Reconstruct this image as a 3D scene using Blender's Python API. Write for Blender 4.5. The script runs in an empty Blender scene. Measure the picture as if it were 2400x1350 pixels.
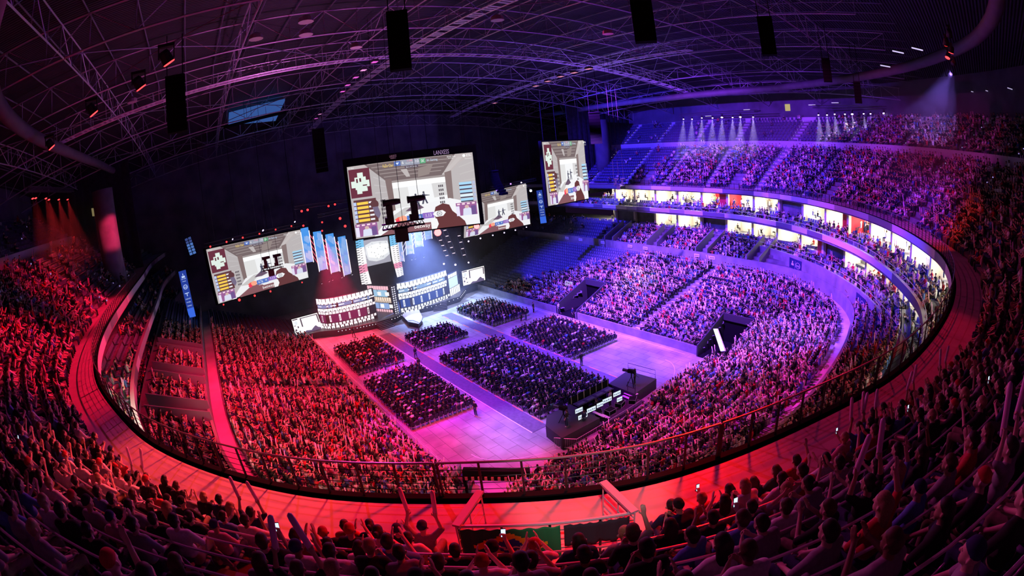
import bpy, bmesh, math, random
import numpy as np
from mathutils import Vector, Matrix
random.seed(7); RNG = np.random.default_rng(7)
SC = bpy.context.scene
COL = SC.collection
PI = math.pi

# ------------------------------------------------------------------ camera, world, exposure
CAMR = Matrix(((-0.5849, 0.15645, -0.79588), (-0.80526, -0.2296, 0.54666), (-0.09721, 0.96063, 0.26028)))
EYE = Vector((0.0, 30.75, 25.0))
FPX = 1188.0
cam = bpy.data.cameras.new('camera')
cam.type = 'PANO'; cam.panorama_type = 'FISHEYE_EQUISOLID'
cam.sensor_fit = 'HORIZONTAL'; cam.sensor_width = 36.0
cam.fisheye_lens = FPX / 2400 * 36; cam.fisheye_fov = PI
cam.clip_end = 500
camo = bpy.data.objects.new('camera', cam); COL.objects.link(camo)
camo.matrix_world = Matrix.Translation(EYE) @ CAMR.to_4x4()
SC.camera = camo
w = bpy.data.worlds.new('world'); SC.world = w; w.use_nodes = True
w.node_tree.nodes['Background'].inputs[0].default_value = (0.05, 0.02, 0.09, 1)
w.node_tree.nodes['Background'].inputs[1].default_value = 0.15
SC.view_settings.view_transform = 'Standard'; SC.view_settings.look = 'None'
SC.view_settings.gamma = 1; SC.view_settings.use_curve_mapping = False
SC.view_settings.exposure = 0.0
try:
    SC.cycles.max_bounces = 4; SC.cycles.diffuse_bounces = 2; SC.cycles.glossy_bounces = 2
    SC.cycles.transmission_bounces = 2; SC.cycles.volume_bounces = 0; SC.cycles.transparent_max_bounces = 6
    SC.cycles.sample_clamp_indirect = 4.0; SC.cycles.caustics_reflective = False; SC.cycles.caustics_refractive = False
except Exception:
    pass

RED = (1.0, 0.008, 0.070); ORED = (1.0, 0.012, 0.012); MAG = (1.0, 0.02, 0.50); VIO = (0.24, 0.035, 1.0)
BLU = (0.06, 0.025, 1.0); LAV = (0.36, 0.16, 1.0); WHI = (0.74, 0.58, 1.0); PINK = (1.0, 0.03, 0.26); CYA = (0.25, 0.55, 1.0)
def spot(pos, to, col, power, deg, blend=0.6, rad=0.25):
    l = bpy.data.lights.new('rig_or_fill_spot', 'SPOT')
    l.color = col; l.energy = power; l.spot_size = math.radians(deg); l.spot_blend = blend; l.shadow_soft_size = rad
    o = bpy.data.objects.new('rig_or_fill_spot', l); COL.objects.link(o)
    o.location = pos; o.rotation_euler = (Vector(to) - Vector(pos)).to_track_quat('-Z', 'Y').to_euler()
    return o
K = 1000.0
# red rig over the left stand
spot((27, 27, 32), (44, 24, 3.5), RED, 70 * K, 58)
spot((35, 33, 32), (58, 25, 4), RED, 46 * K, 50)
spot((20, 18, 32.5), (30, 23, 4), RED, 36 * K, 55)
spot((43, 20, 32), (48, 39, 8), RED, 34 * K, 60)
spot((38, 22, 32), (30, 41, 17), RED, 50 * K, 48)
spot((50, 26, 31), (50, 44, 19.5), RED, 24 * K, 44)
spot((58, 34, 27), (69.5, 44.5, 24), (1.0, 0.03, 0.12), 16 * K, 20)
# orange red on the walkway close by
spot((27, 16, 32), (14, 33, 17), (1.0, 0.06, 0.045), 90 * K, 28, 0.6, 1.6)
spot((14, 8, 32.5), (7.5, 25, 17), (1.0, 0.008, 0.003), 62 * K, 27, 0.6, 1.6)
spot((10, -2, 32.5), (3, 11, 17), RED, 5 * K, 40)
# violet rig over the right stand
spot((45, -8, 32), (47, -25, 4.5), (0.28, 0.07, 1.0), 250 * K, 58)
spot((30, -6, 32), (24, -22, 4.5), (0.28, 0.05, 1.0), 210 * K, 60)
spot((40, -14, 31), (49, -26, 4.5), WHI, 60 * K, 17, 1.0)
spot((62, -10, 32), (62, -26, 4.5), BLU, 110 * K, 55)
spot((28, 0, 32), (20, -3, 4), (0.85, 0.02, 0.62), 60 * K, 50)
spot((34, 6, 32), (22, 10, 3.5), PINK, 60 * K, 40)
spot((36, -14, 31), (22, -14, 4), (0.44, 0.16, 1.0), 120 * K, 38)
spot((50, -12, 33), (45, -48, 20), VIO, 150 * K, 62)
spot((66, -14, 33), (66, -50, 21), BLU, 140 * K, 62)
spot((32, -8, 33), (26, -45, 21), VIO, 60 * K, 52)
spot((24, 0, 33), (10, -32, 20), (0.8, 0.03, 0.6), 26 * K, 50)
# suites face and concrete ring
spot((40, -4, 30), (36, -39, 11), BLU, 110 * K, 55)
spot((26, 2, 30), (11, -22, 11), BLU, 60 * K, 50)
# floor washes
spot((52, 10, 32), (50, -2, 0), VIO, 110 * K, 70)
spot((44, -6, 32), (44, -10, 0), (0.20, 0.045, 1.0), 150 * K, 55)
spot((38, 12, 32), (34.5, 8.5, 0), (0.46, 0.24, 1.0), 70 * K, 22, 1.0)
spot((50, 22, 32), (60, 13, 0), (1.0, 0.015, 0.14), 44 * K, 36)
spot((44, 20, 32), (37, 13, 0), (0.62, 0.015, 0.9), 40 * K, 36)
spot((66, 6, 30), (70, 12, 0), (1.0, 0.02, 0.08), 42 * K, 34)
spot((68, -2, 26), (74, -7, 0), (0.45, 0.50, 1.0), 60 * K, 44)
spot((81, -5, 15), (76, -6, 0), (0.24, 0.36, 1.0), 70 * K, 80, 0.8)
spot((80, 11, 15), (74.5, 12, 0), (1.0, 0.02, 0.10), 40 * K, 52, 0.8)
spot((82, 12, 14), (79, 8, 3), (1.0, 0.16, 0.6), 8 * K, 80, 0.8)
spot((-3, 33, 33), (7.2, 24.2, 17.2), (1.0, 0.62, 0.70), 6 * K, 13)  # added spot above and behind the camera, brings out the flag
# dim house wash over the near rows
spot((34, 22, 33), (3, 36, 21), (0.9, 0.05, 0.46), 10 * K, 70)
spot((38, -2, 34), (-5, 10, 22), (1.0, 0.05, 0.34), 10 * K, 70)
# wash onto the roof
spot((46, -20, 19), (60, -24, 40), (0.26, 0.12, 1.0), 24 * K, 130, 0.9)  # added uplight in place of the light bounced up from the floor
spot((44, 18, 19), (48, 22, 40), (0.7, 0.16, 0.6), 9 * K, 130, 0.9)  # second added uplight for the bounce on the left of the roof
spot((78, -26, 12), (96, -34, 20), (0.04, 0.09, 1.0), 30 * K, 110, 0.9)

# ------------------------------------------------------------------ helpers
MATS = {}
def mat(name, col=(0.5, 0.5, 0.5), rough=0.6, metal=0.0, emit=None, strength=1.0, noise=0.0, scale=4.0, spec=0.4):
    if name in MATS: return MATS[name]
    m = bpy.data.materials.new(name); m.use_nodes = True
    nt = m.node_tree; b = nt.nodes['Principled BSDF']
    b.inputs['Base Color'].default_value = (*col, 1); b.inputs['Roughness'].default_value = rough
    b.inputs['Metallic'].default_value = metal; b.inputs['Specular IOR Level'].default_value = spec
    if emit:
        b.inputs['Emission Color'].default_value = (*emit, 1); b.inputs['Emission Strength'].default_value = strength
    if noise > 0:
        tc = nt.nodes.new('ShaderNodeTexCoord'); n = nt.nodes.new('ShaderNodeTexNoise'); r = nt.nodes.new('ShaderNodeValToRGB')
        n.inputs['Scale'].default_value = scale; n.inputs['Detail'].default_value = 6
        nt.links.new(tc.outputs['Object'], n.inputs['Vector']); nt.links.new(n.outputs['Fac'], r.inputs['Fac'])
        r.color_ramp.elements[0].position = 0.3; r.color_ramp.elements[1].position = 0.7
        r.color_ramp.elements[0].color = (*[c * (1 - noise) for c in col], 1); r.color_ramp.elements[1].color = (*[min(1, c * (1 + noise)) for c in col], 1)
        nt.links.new(r.outputs['Color'], b.inputs['Base Color'])
    MATS[name] = m; return m
def glow(col, s=1.0):
    k = 'glow_%.3f_%.3f_%.3f_%.2f' % (*col, s)
    if k in MATS: return MATS[k]
    m = bpy.data.materials.new(k); m.use_nodes = True; nt = m.node_tree
    for n in list(nt.nodes): nt.nodes.remove(n)
    e = nt.nodes.new('ShaderNodeEmission'); o = nt.nodes.new('ShaderNodeOutputMaterial')
    e.inputs[0].default_value = (*col, 1); e.inputs[1].default_value = s
    nt.links.new(e.outputs[0], o.inputs[0])
    try: m.cycles.emission_sampling = 'NONE' if s < 40 else 'AUTO'
    except Exception: pass
    MATS[k] = m; return m
def attr_mat(name, rough=0.8):
    m = bpy.data.materials.new(name); m.use_nodes = True; nt = m.node_tree
    a = nt.nodes.new('ShaderNodeAttribute'); a.attribute_name = 'col'
    b = nt.nodes['Principled BSDF']; b.inputs['Roughness'].default_value = rough; b.inputs['Specular IOR Level'].default_value = 0.2
    nt.links.new(a.outputs['Color'], b.inputs['Base Color']); return m

class MB:
    """collects shapes for one mesh; faces carry a material slot"""
    def __init__(s): s.v = []; s.f = []; s.m = []; s.cur = 0
    def add(s, vs, fs):
        o = len(s.v); s.v += [tuple(p) for p in vs]; s.f += [tuple(o + i for i in f) for f in fs]; s.m += [s.cur] * len(fs)
    def box(s, c, size, rz=0.0, mtx=None):
        x, y, z = (a / 2 for a in size); ca, sa = math.cos(rz), math.sin(rz); vs = []
        for dx, dy, dz in ((-x, -y, -z), (x, -y, -z), (x, y, -z), (-x, y, -z), (-x, -y, z), (x, -y, z), (x, y, z), (-x, y, z)):
            p = Vector((c[0] + dx * ca - dy * sa, c[1] + dx * sa + dy * ca, c[2] + dz))
            vs.append(mtx @ p if mtx else p)
        s.add(vs, ((0, 3, 2, 1), (4, 5, 6, 7), (0, 1, 5, 4), (1, 2, 6, 5), (2, 3, 7, 6), (3, 0, 4, 7)))
    def beam(s, a, b, wd, ht):
        a, b = Vector(a), Vector(b); d = (b - a).normalized()
        sd = d.cross(Vector((0, 0, 1)))
        if sd.length < 1e-3: sd = Vector((1, 0, 0))
        sd.normalize(); up = sd.cross(d); vs = []
        for p in (a, b):
            for i, j in ((-1, -1), (1, -1), (1, 1), (-1, 1)): vs.append(p + sd * (wd / 2 * i) + up * (ht / 2 * j))
        s.add(vs, ((0, 1, 2, 3), (7, 6, 5, 4), (0, 4, 5, 1), (1, 5, 6, 2), (2, 6, 7, 3), (3, 7, 4, 0)))
    def tube(s, pts, r, n=6, cap=True):
        pts = [Vector(p) for p in pts]; rings = []; rr = r if isinstance(r, (list, tuple)) else [r] * len(pts)
        ref = None
        for i, p in enumerate(pts):
            d = (pts[min(i + 1, len(pts) - 1)] - pts[max(i - 1, 0)]).normalized()
            if ref is None: ref = Vector((0, 0, 1)) if abs(d.z) < 0.9 else Vector((1, 0, 0))
            u = d.cross(ref)
            if u.length < 1e-4: u = d.cross(Vector((0.3, 1, 0.2)))
            u.normalize(); v = u.cross(d).normalized(); ref = v
            rings.append([p + (u * math.cos(2 * PI * k / n) + v * math.sin(2 * PI * k / n)) * rr[i] for k in range(n)])
        vs = [q for g in rings for q in g]; fs = []
        for i in range(len(pts) - 1):
            for k in range(n):
                fs.append((i * n + k, i * n + (k + 1) % n, (i + 1) * n + (k + 1) % n, (i + 1) * n + k))
        if cap: fs += [tuple(range(n - 1, -1, -1)), tuple((len(pts) - 1) * n + k for k in range(n))]
        s.add(vs, fs)
    def lathe(s, prof, n=12, mtx=None):
        vs = []; fs = []
        for r, z in prof:
            for k in range(n):
                p = Vector((r * math.cos(2 * PI * k / n), r * math.sin(2 * PI * k / n), z)); vs.append(mtx @ p if mtx else p)
        for i in range(len(prof) - 1):
            for k in range(n): fs.append((i * n + k, i * n + (k + 1) % n, (i + 1) * n + (k + 1) % n, (i + 1) * n + k))
        fs += [tuple(range(n - 1, -1, -1)), tuple((len(prof) - 1) * n + k for k in range(n))]
        s.add(vs, fs)
    def quad(s, a, b, c, d): s.add((a, b, c, d), ((0, 1, 2, 3),))
    def prism(s, poly, z0, z1):
        n = len(poly); vs = [(x, y, z0) for x, y in poly] + [(x, y, z1) for x, y in poly]
        s.add(vs, [tuple(range(n - 1, -1, -1)), tuple(range(n, 2 * n))] + [(i, (i + 1) % n, n + (i + 1) % n, n + i) for i in range(n)])
    def mesh(s, name, mats, smooth=False):
        me = bpy.data.meshes.new(name); me.from_pydata(s.v, [], s.f)
        for m in (mats if isinstance(mats, (list, tuple)) else [mats]): me.materials.append(m)
        if any(s.m): me.polygons.foreach_set('material_index', s.m)
        if smooth: me.polygons.foreach_set('use_smooth', [True] * len(s.f))
        me.update(); return me
    def build(s, name, mats, parent=None, smooth=False):
        return ob(name, s.mesh(name, mats, smooth), parent)
def ob(name, me, parent=None):
    o = bpy.data.objects.new(name, me); COL.objects.link(o)
    if parent: o.parent = parent
    return o
def tag(o, label, cat, group=None, kind=None):
    o['label'] = label; o['category'] = cat
    if group: o['group'] = group
    if kind: o['kind'] = kind
    return o
def thing(name, label, cat, loc=(0, 0, 0), rz=0.0, group=None):
    o = bpy.data.objects.new(name, None); COL.objects.link(o); o.empty_display_size = 0.2
    o.location = loc; o.rotation_euler = (0, 0, rz); return tag(o, label, cat, group)
def struct(mb, name, mats, label=None, smooth=False):
    o = mb.build(name, mats, None, smooth) if isinstance(mb, MB) else mb
    o['kind'] = 'structure'
    if label: o['label'] = label
    return o
def copy_tree(o, parent=None):
    c = o.copy(); COL.objects.link(c)
    if parent: c.parent = parent
    for ch in list(o.children): copy_tree(ch, c)
    return c
def lab(o, label, part=True): o['label'] = label; return o

ORD = 'first second third fourth fifth sixth seventh eighth ninth tenth eleventh twelfth thirteenth fourteenth fifteenth sixteenth seventeenth eighteenth nineteenth'.split()
TENS = {2: 'twent', 3: 'thirt', 4: 'fort', 5: 'fift', 6: 'sixt', 7: 'sevent', 8: 'eight', 9: 'ninet'}
def ordn(n):
    if n < 20: return ORD[n - 1]
    if n >= 100: return 'hundred-and-' + ordn(n - 100) if n > 100 else 'hundredth'
    t, r = divmod(n, 10)
    return TENS[t] + ('ieth' if r == 0 else 'y-' + ORD[r - 1])

def pdir(px, py):
    dx, dy = px - 1200.0, py - 675.0; r = math.hypot(dx, dy); t = 2 * math.asin(r / (2 * FPX))
    if r < 1e-6: return CAMR @ Vector((0, 0, -1))
    return CAMR @ Vector((dx / r * math.sin(t), -dy / r * math.sin(t), -math.cos(t)))
def P(px, py, x=None, y=None, z=None):
    """a place in the hall, from where the photograph shows it and one known coordinate"""
    d = pdir(px, py)
    t = (x - EYE.x) / d.x if x is not None else (y - EYE.y) / d.y if y is not None else (z - EYE.z) / d.z
    return EYE + d * t
CR = np.array(CAMR); EY = np.array(EYE)
def project(A):
    d = (np.asarray(A, float) - EY) @ CR; rg = np.linalg.norm(d, axis=-1); dn = d / rg[..., None]
    t = np.arccos(np.clip(-dn[..., 2], -1, 1)); r = 2 * FPX * np.sin(t / 2); h = np.hypot(dn[..., 0], dn[..., 1]) + 1e-9
    return 1200 + r * dn[..., 0] / h, 675 - r * dn[..., 1] / h, rg

# ------------------------------------------------------------------ curves of the bowl
def spline(ctrl, n):
    c = np.array(ctrl, float); m = len(c) - 1; u = np.linspace(0, m, n); i = np.clip(u.astype(int), 0, m - 1); f = (u - i)[:, None]
    g = lambda k: c[np.clip(k, 0, m)]
    p0, p1, p2, p3 = g(i - 1), g(i), g(i + 1), g(i + 2)
    return 0.5 * (2 * p1 + (p2 - p0) * f + (2 * p0 - 5 * p1 + 4 * p2 - p3) * f ** 2 + (3 * p1 - p0 - 3 * p2 + p3) * f ** 3)
class Curve:
    def __init__(s, ctrl, n=600):
        s.p = spline(ctrl, n); d = np.gradient(s.p, axis=0); d /= np.linalg.norm(d, axis=1)[:, None]
        s.t = d; s.n = np.stack([-d[:, 1], d[:, 0]], 1)         # outward when the curve runs from left stand over the rear to the right stand
        mid = np.array([50.0, 0.0])
        if ((s.p - mid) * s.n).sum() < 0: s.n = -s.n
        s.l = np.r_[0, np.cumsum(np.linalg.norm(np.diff(s.p, axis=0), axis=1))]; s.L = s.l[-1]
    def at(s, l, off=0.0):
        l = np.asarray(l, float)
        q = [np.interp(l, s.l, a) for a in (s.p[:, 0], s.p[:, 1], s.n[:, 0], s.n[:, 1])]
        n = np.stack(q[2:], -1); n /= np.linalg.norm(n, axis=-1)[..., None]
        return np.stack(q[:2], -1) + n * off, n
    def near(s, xy): return s.l[np.argmin(((s.p - np.array(xy)) ** 2).sum(1))]
RING = Curve([(112, 38), (90, 40.9), (71.4, 40.9), (54.7, 41), (42.7, 40.9), (34, 40.2), (27.2, 38.8), (21, 36.4), (16.5, 34.1), (12, 30.5), (8.9, 26.9), (6.2, 23.2), (4, 18), (2.4, 13.4), (1.5, 8), (1.2, 2.5), (1.6, -3), (3.0, -9), (5.7, -14.8), (9.2, -20.6), (13.4, -26), (19, -31.2), (27, -36.6), (35.5, -40), (43, -41), (55, -41.2), (72, -41.6), (90, -41.8), (112, -40)], 900)
BAR = [(90, 17), (65, 17), (45, 17), (35, 17), (31.5, 16.5), (28.5, 14.5), (27, 11.5), (27.2, 6), (27.6, 0), (28.3, -5), (28.8, -10), (28.6, -14.5), (29.5, -16.5), (33, -17), (45, -17), (65, -17), (90, -17)]
GAN = [(90, 34), (62, 34), (41, 34), (29, 32.6), (21, 29), (15.5, 23.5), (12.2, 16), (10.8, 8), (10.5, 0), (10.8, -7), (11.8, -14), (13.8, -21.5), (18.5, -28), (26, -32.5), (41, -34), (62, -34), (90, -34)]
GANG = Curve(GAN, 600); BARR = Curve(BAR, 600)
def strip(mb, ca, cb, closed=False):
    """faces between two 3-D polylines of equal length"""
    n = len(ca); mb.add(list(ca) + list(cb), [(i, i + 1, n + i + 1, n + i) for i in range(n - 1)])
def ring_line(crv, off, z, a=None, b=None, step=0.7):
    a = 0 if a is None else a; b = crv.L if b is None else b
    l = np.linspace(a, b, max(2, int((b - a) / step))); p, n = crv.at(l, off)
    return [(x, y, z) for x, y in p]
WALK = 17.55
# ------------------------------------------------------------------ materials of the building
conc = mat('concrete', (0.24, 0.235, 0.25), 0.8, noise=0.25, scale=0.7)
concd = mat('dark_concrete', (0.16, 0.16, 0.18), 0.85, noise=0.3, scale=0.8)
black = mat('black', (0.010, 0.010, 0.012), 0.9, spec=0.04); drape = mat('black_drape', (0.02, 0.02, 0.028), 0.95, noise=0.4, scale=1.5)
steel = mat('grey_steel', (0.42, 0.42, 0.46), 0.4, 0.7); dsteel = mat('dark_steel', (0.10, 0.10, 0.12), 0.5, 0.5)
lsteel = mat('light_steel', (0.66, 0.65, 0.70), 0.4, 0.4); white = mat('white_paint', (0.8, 0.8, 0.8), 0.5)
fasc = [mat('fascia_light', (0.62, 0.62, 0.66), 0.5), mat('fascia_mid', (0.34, 0.34, 0.38), 0.5), mat('fascia_dark', (0.14, 0.14, 0.17), 0.5)]
seatm = mat('seat_blue', (0.10, 0.11, 0.20), 0.5); chairm = mat('chair_black', (0.015, 0.015, 0.02), 0.5)

# floor of wooden boards over the ice rink
fm = bpy.data.materials.new('board_floor'); fm.use_nodes = True; nt = fm.node_tree; bs = nt.nodes['Principled BSDF']
tc = nt.nodes.new('ShaderNodeTexCoord'); br = nt.nodes.new('ShaderNodeTexBrick'); ns = nt.nodes.new('ShaderNodeTexNoise'); mx = nt.nodes.new('ShaderNodeMix'); mx.data_type = 'RGBA'; mx.blend_type = 'MULTIPLY'
mp = nt.nodes.new('ShaderNodeMapping'); mp.inputs['Rotation'].default_value = (0, 0, 0)
nt.links.new(tc.outputs['Object'], mp.inputs[0]); nt.links.new(mp.outputs[0], br.inputs['Vector'])
br.inputs['Scale'].default_value = 1.0; br.inputs['Brick Width'].default_value = 2.4; br.inputs['Row Height'].default_value = 1.2; br.inputs['Mortar Size'].default_value = 0.02
br.inputs['Color1'].default_value = (0.50, 0.49, 0.47, 1); br.inputs['Color2'].default_value = (0.42, 0.41, 0.40, 1); br.inputs['Mortar'].default_value = (0.16, 0.15, 0.15, 1)
ns.inputs['Scale'].default_value = 0.35; ns.inputs['Detail'].default_value = 8; nt.links.new(tc.outputs['Object'], ns.inputs['Vector'])
rp = nt.nodes.new('ShaderNodeValToRGB'); rp.color_ramp.elements[0].color = (0.6, 0.6, 0.6, 1); rp.color_ramp.elements[1].color = (1, 1, 1, 1); rp.color_ramp.elements[0].position = 0.35; rp.color_ramp.elements[1].position = 0.65
nt.links.new(ns.outputs['Fac'], rp.inputs[0]); mx.inputs[0].default_value = 1
nt.links.new(br.outputs['Color'], mx.inputs[6]); nt.links.new(rp.outputs[0], mx.inputs[7]); nt.links.new(mx.outputs[2], bs.inputs['Base Color']); bs.inputs['Roughness'].default_value = 0.55
m = MB(); m.box((48, 0, -0.1), (104, 76, 0.2)); struct(m, 'floor', fm, 'pale boarded arena floor with visible panel seams')
# side lines on the floor
m = MB()
for y in (16.2, -16.3): m.box((58, y, 0.012), (50, 0.09, 0.008))
for i in range(24):
    a0, a1 = PI / 2 + i * PI / 24, PI / 2 + (i + 0.98) * PI / 24
    q = lambda a, r: (34 + r * 0.42 * math.cos(a), r * math.sin(a), 0.014)
    m.quad(q(a0, 13.6), q(a0, 13.5), q(a1, 13.5), q(a1, 13.6))
struct(m, 'trim_1', mat('floor_line', (0.7, 0.68, 0.66), 0.7), 'pale line around the edge of the arena floor')

# ------------------------------------------------------------------ lower tier
NROW = 20
bp, gp = spline(BAR, 420), spline(GAN, 420)
def low_xy(t): return bp + (gp - bp) * t
def low_z(k): return 0.75 + 6.0 * k / NROW
m = MB()
for k in range(NROW):
    a, b = low_xy(0.03 + 0.9 * k / NROW), low_xy(0.03 + 0.9 * (k + 1) / NROW); z, z2 = low_z(k), low_z(k + 1)
    strip(m, [(x, y, z) for x, y in a], [(x, y, z) for x, y in b]); strip(m, [(x, y, z) for x, y in b], [(x, y, z2) for x, y in b])
strip(m, [(x, y, 0) for x, y in low_xy(0.0)], [(x, y, 1.1) for x, y in low_xy(0.0)])
strip(m, [(x, y, 1.1) for x, y in low_xy(0.0)], [(x, y, 1.1) for x, y in low_xy(0.012)]); strip(m, [(x, y, 1.1) for x, y in low_xy(0.012)], [(x, y, 0.75) for x, y in low_xy(0.03)])
# the corner tunnel stays open: faces between the two tunnel walls are dropped
CUTR = [(27.0, 31.3, -22.8, -15.6), (53.4, 57.8, -23.6, -16.4)]     # mouths of the two tunnels in the right stand
def in_tunnel(x, y, e=0.0): return any(x0 - e < x < x1 + e and y0 - e < y < y1 + e for x0, x1, y0, y1 in CUTR) or 20.0 < x < 31.2 and 10.9 < y < 27 and abs((y - 14.2) - (28.8 - x) * 1.0) < 2.7
keep = [i for i, f in enumerate(m.f) if not in_tunnel(*np.mean([m.v[j][:2] for j in f], 0))]
m.f = [m.f[i] for i in keep]; m.m = [0] * len(m.f)
struct(m, 'wall_lower_terrace', conc, 'stepped concrete terrace of the lower tier')
# gangway and the parapet behind it
m = MB()
strip(m, [(x, y, 6.75) for x, y in low_xy(0.93)], [(x, y, 6.75) for x, y in GANG.at(GANG.l[np.linspace(0, 599, 420).astype(int)], 0.0)[0]])
struct(m, 'floor_gangway', mat('gangway', (0.55, 0.54, 0.56), 0.7, noise=0.15, scale=0.5), 'pale gangway between the two lower blocks')
m = MB(); ln = np.linspace(0, GANG.L, 330)
g0, g1 = GANG.at(ln, 0.0)[0], GANG.at(ln, 0.25)[0]
strip(m, [(x, y, 6.7) for x, y in g0], [(x, y, 8.3) for x, y in g0]); strip(m, [(x, y, 8.3) for x, y in g0], [(x, y, 8.3) for x, y in g1]); strip(m, [(x, y, 8.3) for x, y in g1], [(x, y, 7.4) for x, y in g1])
struct(m, 'wall_gangway', conc, 'low wall behind the gangway')
# upper block of the lower tier
m = MB()
for k in range(7):
    z = 7.6 + 0.42 * k; a, b = GANG.at(ln, 0.25 + 0.85 * k)[0], GANG.at(ln, 0.25 + 0.85 * (k + 1))[0]
    strip(m, [(x, y, z) for x, y in a], [(x, y, z) for x, y in b]); strip(m, [(x, y, z) for x, y in b], [(x, y, z + 0.42) for x, y in b])
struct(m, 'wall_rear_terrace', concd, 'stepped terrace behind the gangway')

# ------------------------------------------------------------------ suite levels and fascias
rl = np.linspace(0, RING.L, 420)
def rline(off, z): return [(x, y, z) for x, y in RING.at(rl, off)[0]]
def fascia(off, z0, z1, name, label, th=0.35):
    m = MB(); a, b, c, d = rline(off, z0), rline(off, z1), rline(off + th, z1), rline(off + th, z0)
    rr = random.Random(sum(map(ord, name))); cur = 0; left = 0
    for i in range(len(rl) - 1):
        if left <= 0: cur = rr.choice((0, 0, 1, 2)); left = rr.choice((4, 5, 6, 7))
        left -= 1
        m.cur = cur; m.quad(a[i], a[i + 1], b[i + 1], b[i]); m.cur = 1
        m.quad(b[i], b[i + 1], c[i + 1], c[i]); m.quad(d[i], d[i + 1], a[i + 1], a[i])
    return struct(m, name, fasc, label)
fascia(0.0, 16.85, WALK, 'trim_2', 'upper fascia band of light and dark panels below the red walkway')
fascia(-1.5, 13.1, 13.78, 'trim_3', 'lower fascia band of light and dark panels in front of the suites')
m = MB()
strip(m, rline(-2.0, 6.6), rline(-2.0, 9.8)); strip(m, rline(-2.0, 9.8), rline(-1.75, 9.8)); strip(m, rline(-1.75, 9.8), rline(-1.75, 8.9))
struct(m, 'wall_balcony', conc, 'plain concrete wall under the lower suites')
for nm, z, o0, lb in (('floor_suite_lower', 8.9, -1.9, 'floor of the lower suites'), ('floor_suite_upper', 13.1, -1.3, 'floor of the upper suites')):
    m = MB()
    for k, (o, dz) in enumerate(((o0, 0.0), (o0 + 1.1, 0.32), (o0 + 2.1, 0.64), (o0 + 3.1, 0.9))):
        e = o0 + 1.1 + k if k < 3 else 8.2
        strip(m, rline(o, z + dz), rline(e, z + dz)); strip(m, rline(o, z + dz - 0.32), rline(o, z + dz))
    struct(m, nm, concd, lb)
m = MB(); strip(m, rline(0.1, 16.7), rline(8.2, 16.7)); strip(m, rline(-1.2, 13.0), rline(8.2, 13.0))
struct(m, 'ceiling_suites', mat('suite_ceiling', (0.7, 0.68, 0.62), 0.7), 'ceilings of the suites')
# walkway and upper terrace
UP0, STEP, RISE, NA, NB = 2.3, 0.8, 0.55, 12, 8
def up_row(k):
    """offset and floor height of row k of the upper tier"""
    return (UP0 + STEP * k, WALK + RISE * k) if k < NA else (UP0 + STEP * NA + 1.5 + STEP * (k - NA), WALK + RISE * NA + 0.95 + RISE * (k - NA))
wk = mat('walkway_red_tint', (0.52, 0.40, 0.40), 0.75, noise=0.12, scale=1.2)  # grey floor, its slight red tint repeats the red light on it
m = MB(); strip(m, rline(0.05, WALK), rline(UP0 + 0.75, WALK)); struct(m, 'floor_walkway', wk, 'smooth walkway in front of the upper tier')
m = MB(); strip(m, rline(0.0, WALK), rline(0.0, WALK + 0.05)); strip(m, rline(0.0, WALK + 0.05), rline(0.19, WALK + 0.05)); strip(m, rline(0.19, WALK + 0.05), rline(0.19, WALK))
struct(m, 'trim_4', black, 'dark kerb along the inner edge of the walkway')
m = MB()
for k in range(NA + NB):
    o, z = up_row(k)
    if k: strip(m, rline(o - 0.05, z - RISE), rline(o - 0.05, z)); strip(m, rline(o - 0.05, z), rline(o + STEP - 0.05, z))
ob_, zb = up_row(NA); ov, zv = UP0 + STEP * NA, WALK + RISE * NA
strip(m, rline(ov - 0.05, zv - RISE), rline(ov - 0.05, zv)); strip(m, rline(ov, zv), rline(ov + 1.4, zv))
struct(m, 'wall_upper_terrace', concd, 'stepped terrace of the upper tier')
m = MB(); strip(m, rline(ov + 1.3, zv), rline(ov + 1.3, zb + 0.25)); strip(m, rline(ov + 1.3, zb + 0.25), rline(ov + 1.5, zb + 0.25)); strip(m, rline(ov + 1.5, zb + 0.25), rline(ov + 1.5, zb - 0.2))
struct(m, 'trim_5', mat('parapet', (0.55, 0.54, 0.56), 0.7), 'pale parapet halfway up the upper tier')
ot, zt = up_row(NA + NB)
m = MB(); strip(m, rline(ot + 0.6, zt - 0.6), rline(ot + 0.6, 38.5)); struct(m, 'wall_rear', mat('dark_wall', (0.09, 0.09, 0.12), 0.9, noise=0.3, scale=0.4), 'dark wall behind the top row')
m = MB(); strip(m, rline(ot - 0.05, zt - RISE), rline(ot - 0.05, zt + 0.35)); strip(m, rline(ot - 0.05, zt + 0.35), rline(ot + 0.12, zt + 0.35))
struct(m, 'trim_6', mat('parapet'), 'pale ledge behind the top row')

# rooms of the suites: right stand and rear right, both levels
def curved_box(mb, la, lb, o0, o1, z0, z1, n=4):
    l = np.linspace(la, lb, n); c = [[(x, y, z) for x, y in RING.at(l, o)[0]] for o, z in ((o0, z0), (o1, z0), (o1, z1), (o0, z1))]
    for i in range(4): strip(mb, c[i], c[(i + 1) % 4])
    mb.add([c[i][0] for i in range(4)], ((0, 1, 2, 3),)); mb.add([c[i][-1] for i in range(4)], ((3, 2, 1, 0),))
warm = mat('suite_wall', (0.86, 0.80, 0.70), 0.8); redw = mat('suite_red', (0.55, 0.03, 0.05), 0.7); grn = mat('suite_green', (0.6, 0.75, 0.62), 0.8)
lampm = glow((1.0, 0.87, 0.68), 80.0); woodm = mat('bar_wood', (0.45, 0.26, 0.13), 0.5); pict = mat('picture', (0.12, 0.12, 0.16), 0.5)
LS0 = RING.near((1.4, 5)); LS1 = RING.near((74, -41.7))
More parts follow.
